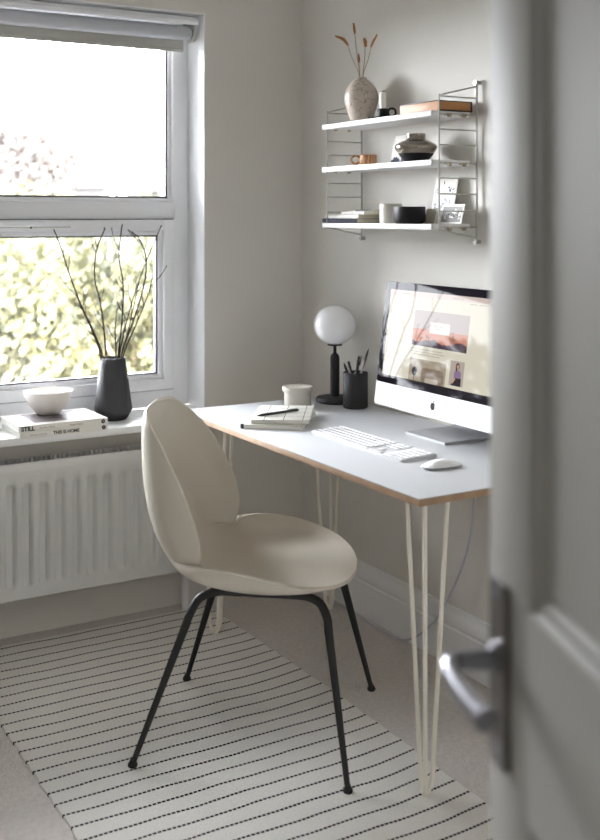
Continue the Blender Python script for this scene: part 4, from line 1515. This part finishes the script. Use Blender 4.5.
pts = cr([(hx, -0.006, hz_), (hx, -0.030, hz_), (hx + 0.001, -0.048, hz_), (hx + 0.012, -0.058, hz_ - 0.001), (hx + 0.035, -0.060, hz_ - 0.004), (hx + 0.075, -0.058, hz_ - 0.008), (hx + 0.105, -0.054, hz_ - 0.010)], 5)
n = len(pts)
tube(b, pts, [0.011 - 0.002 * abs(math.sin(PI * k / n)) for k in range(n)], 14)
tube(b, [(hx, -0.005, hz_), (hx, -0.014, hz_)], 0.016, 18)
obj('lever', b, M['chrome'], plate)
b = B()
tube(b, [(hx, -0.0062, 0.862), (hx, -0.0085, 0.862)], 0.007, 16)
bb(b, hx - 0.0025, hx + 0.0025, -0.0085, -0.006, 0.842, 0.862)
obj('keyhole_cover', b, M['handle'], plate)
for zz in (0.825, 0.98):
    b = B()
    lathe(b, [(0, 0), (0.0045, 0), (0.0035, 0.0015), (0, 0.002)], 12)
    bmesh.ops.rotate(b, verts=b.verts[:], cent=(0, 0, 0), matrix=Matrix.Rotation(PI / 2, 3, 'X'))
    bmesh.ops.translate(b, verts=b.verts[:], vec=(hx, -0.0068, zz))
    obj('screw', b, M['chrome'], plate)

# ------------------------------------------------------------------ outside
GZ = -3.0
b = B()
bb(b, -40, 60, 0.3, 90, GZ - 0.2, GZ)
struct('ground_outside', b, M['lawn'], smooth=0)

def foliage(bm, blobs, n, size, rg):
    tot = sum(r[3] * r[4] * r[5] for r in blobs)
    for cx, cy, cz, rx, ry, rz in blobs:
        k = max(30, int(n * rx * ry * rz / tot))
        for _ in range(k):
            while True:
                p = Vector((rg.uniform(-1, 1), rg.uniform(-1, 1), rg.uniform(-1, 1)))
                if 0.35 < p.length < 1.0:
                    break
            p = Vector((cx + p.x * rx, cy + p.y * ry, cz + p.z * rz))
            a = Vector((rg.gauss(0, 1), rg.gauss(0, 1), rg.gauss(0, 1))).normalized()
            c = a.orthogonal().normalized()
            d = a.cross(c)
            s = size * rg.uniform(0.6, 1.3)
            q = [p + c * s, p + d * s * 0.5, p - c * s, p - d * s * 0.5]
            bm.faces.new([bm.verts.new(x) for x in q])

def tree(name, label, x, y, blobs, n, size, leafm, seed, trunk_r=0.12, group='trees and shrubs outside the window'):
    rg = random.Random(seed)
    t = thing(name, label, 'tree', (x, y, GZ), 0, group)
    b = B()
    foliage(b, [(bx, by, bz - GZ, rx, ry, rz) for bx, by, bz, rx, ry, rz in blobs], n, size, rg)
    obj('foliage', b, leafm, t, smooth=0, recalc=False)
    b = B()
    top = max(bz for _, _, bz, *_ in blobs) - GZ
    tube(b, cr([(0, 0, 0), (0.08, 0.05, top * 0.3), (-0.04, 0, top * 0.6), (0.05, 0.02, top * 0.85)], 4), [trunk_r * (1 - 0.06 * k) for k in range(13)], 9)
    for k in range(6):
        a = rg.uniform(0, 2 * PI)
        z0 = top * rg.uniform(0.35, 0.6)
        tube(b, cr([(0.02, 0.02, z0), (math.cos(a) * 0.5, math.sin(a) * 0.5, z0 + 0.6), (math.cos(a) * 0.9, math.sin(a) * 0.9, z0 + 1.3)], 3), [trunk_r * 0.4 * (1 - 0.11 * j) for j in range(7)], 7)
    obj('trunk', b, M['bark'], t)
    return t
def bush(label, x, y, r, top, n, leafm, seed, size=0.085):
    """rounded crown over a leafy skirt, r wide, top = height of its highest leaves."""
    tree('garden_tree', label, x, y, [(0, 0, top - 0.8, r * 0.82, r * 0.8, 0.8), (0.1 * r, 0.05, top - 1.7, r, r * 0.9, 0.9), (-0.1 * r, 0, top - 2.7, r * 0.9, r * 0.85, 0.9)], n, size, leafm, seed)
bush('yellow-green bushy tree behind the bowl outside the lower pane', 0.45, 6.4, 1.05, 1.5, 11000, M['leaf'], 1, 0.06)
bush('yellow-green tree outside the lower pane behind the charcoal vase', 2.6, 6.6, 1.05, 1.35, 11000, M['leaf'], 2, 0.06)
bush('pale green tree standing outside the right sash edge', 4.75, 7.2, 1.05, 1.0, 2000, M['leaf_pale'], 3)
bush('yellow-green tree outside, hidden behind the left window edge', -1.7, 6.3, 1.05, 1.3, 5000, M['leaf'], 7)
bush('pale green tree in the second row, rising over the left of the transom', 0.9, 10.3, 1.2, 2.1, 7000, M['leaf_pale'], 4, 0.075)
bush('pale green tree in the second row behind the bare branches', 3.4, 10.3, 1.2, 1.75, 7000, M['leaf_pale'], 6, 0.075)
bush('yellow-green tree filling the gap between the two front trees outside the lower pane', 1.53, 8.3, 0.9, 1.75, 8000, M['leaf'], 14, 0.06)
bush('yellow-green tree in the second row furthest right', 5.9, 9.6, 1.2, 1.3, 1800, M['leaf'], 8, 0.09)
bush('sparse russet tree seen through the left of the upper pane', 2.45, 12.6, 1.2, 2.75, 4500, M['leaf_red'], 5, 0.07)
bush('tall yellow-green tree added well left of the window', -4.0, 6.2, 1.1, 1.5, 4500, M['leaf'], 9, 0.1)  # from here on, trees added out of view to keep horizon sky off the screen
bush('pale green tree added further left of the window', -6.4, 6.0, 1.15, 1.6, 4500, M['leaf_pale'], 10, 0.1)
bush('broad yellow-green tree added furthest left of the window', -8.9, 5.6, 1.2, 1.6, 4500, M['leaf'], 11, 0.1)
bush('second row pale tree added left of the window', -1.9, 9.1, 1.2, 1.7, 4500, M['leaf_pale'], 12, 0.1)
bush('second row yellow-green tree added far left of the window', -5.0, 9.0, 1.4, 1.9, 6000, M['leaf'], 13, 0.1)

def house(label, x, y, rot, w, d, h, rh):
    t = thing('house', label, 'house', (x, y, GZ), rot, 'houses beyond the garden')
    b = B()
    bb(b, -w / 2, w / 2, -d / 2, d / 2, 0, h)
    obj('wall', b, M['brick_pale'], t, smooth=0)
    b = B()
    e = 0.35
    v = [b.verts.new(q) for q in ((-w / 2 - e, -d / 2 - e, h - 0.1), (w / 2 + e, -d / 2 - e, h - 0.1), (w / 2 + e, d / 2 + e, h - 0.1), (-w / 2 - e, d / 2 + e, h - 0.1), (-w / 2 - e, 0, h + rh), (w / 2 + e, 0, h + rh))]
    for f in ((0, 1, 5, 4), (2, 3, 4, 5), (0, 4, 3), (1, 2, 5), (3, 2, 1, 0)):
        b.faces.new([v[i] for i in f])
    rf = obj('roof', b, M['roof'], t, smooth=0)
    b = B()
    bb(b, w * 0.28, w * 0.28 + 0.7, -0.4, 0.4, h + rh * 0.4, h + rh + 0.9, 0.02)
    obj('chimney', b, M['roof'], rf, smooth=0)
    for k in range(3):
        for zz in (1.0, 3.6):
            b = B()
            cx = -w / 2 + (k + 0.5) * w / 3
            bb(b, cx - 0.55, cx + 0.55, -d / 2 - 0.05, -d / 2 + 0.02, zz, zz + 1.2)
            wn = obj('window', b, M['trim'], t, smooth=0)
            b = B()
            bb(b, cx - 0.47, cx + 0.47, -d / 2 - 0.06, -d / 2 - 0.04, zz + 0.08, zz + 1.12)
            obj('pane', b, M['house_glass'], wn, smooth=0)
house('pale house with a pink tiled roof beyond the trees, left part of the upper pane', 4.7, 29.0, math.radians(-12), 9.0, 7.0, 5.2, 1.6)
house('pale house with a pink tiled roof beyond the trees, right part of the upper pane', 16.6, 33.0, math.radians(-20), 8.0, 7.0, 5.3, 1.7)
b = B()
for k in range(60):
    bb(b, -4.0 + k * 0.2, -4.0 + k * 0.2 + 0.185, 14.4, 14.43, GZ, GZ + 1.9)
bb(b, -4.0, 8.0, 14.43, 14.48, GZ + 0.3, GZ + 0.4)
bb(b, -4.0, 8.0, 14.43, 14.48, GZ + 1.5, GZ + 1.6)
fn = obj('garden_fence', b, M['fence'], None, smooth=0)
tag(fn, 'weathered timber fence at the end of the garden behind the trees', 'fence')

# ------------------------------------------------------------------ light
wd = bpy.data.worlds.new('sky')
scn.world = wd
wd.use_nodes = True
bg = wd.node_tree.nodes['Background']
bg.inputs['Color'].default_value = (0.93, 0.935, 1.0, 1)
bg.inputs['Strength'].default_value = 9.0
wt = NT(wd)                                        # hazy sky, brightest near the horizon
tcw = wt.n('ShaderNodeTexCoord')
sxw = wt.n('ShaderNodeSeparateXYZ')
wt.l(tcw.outputs['Generated'], sxw.inputs[0])
mr = wt.n('ShaderNodeMapRange')
mr.inputs['From Min'].default_value = 0.0
mr.inputs['From Max'].default_value = 0.75
mr.inputs['To Min'].default_value = 17.0
mr.inputs['To Max'].default_value = 2.5
wt.l(sxw.outputs[2], mr.inputs['Value'])
wt.l(mr.outputs[0], bg.inputs['Strength'])
sun = bpy.data.lights.new('sun', 'SUN')
sun.energy = 13.0
sun.angle = math.radians(3)
sun.color = (1.0, 0.95, 0.86)
so = bpy.data.objects.new('sun', sun)
col.objects.link(so)
so.rotation_euler = (math.radians(42), math.radians(-12), 0)    # from behind the house, on to the trees
pl = bpy.data.lights.new('window_portal', 'AREA')
pl.shape = 'RECTANGLE'
pl.size, pl.size_y = WX1 - WX0, WZ1 - WZ0
pl.cycles.is_portal = True
po = bpy.data.objects.new('window_portal', pl)
col.objects.link(po)
po.location = ((WX0 + WX1) / 2, 0.27, (WZ0 + WZ1) / 2)
po.rotation_euler = (-PI / 2, 0, 0)

# ------------------------------------------------------------------ camera
cam = bpy.data.cameras.new('camera')
co = bpy.data.objects.new('camera', cam)
col.objects.link(co)
co.location = (-2.0745, -3.5156, 1.36)
co.rotation_euler = (PI / 2, 0, -math.atan2(640, 1088))
cam.sensor_fit = 'AUTO'
cam.sensor_width = 36.0
cam.lens = 1088.0 / 840.0 * 36.0
cam.shift_y = -204.5 / 840.0
cam.clip_start = 0.05
cam.clip_end = 300
cam.dof.use_dof = True
cam.dof.focus_distance = 3.1
cam.dof.aperture_fstop = 3.2
scn.camera = co

scn.view_settings.view_transform = 'Standard'
scn.view_settings.look = 'None'
scn.view_settings.exposure = 2.55
scn.view_settings.gamma = 1.0
scn.view_settings.use_curve_mapping = False
scn.cycles.use_denoising = True
scn.cycles.max_bounces = 14
scn.cycles.diffuse_bounces = 8
scn.cycles.transparent_max_bounces = 16
scn.cycles.sample_clamp_indirect = 8.0
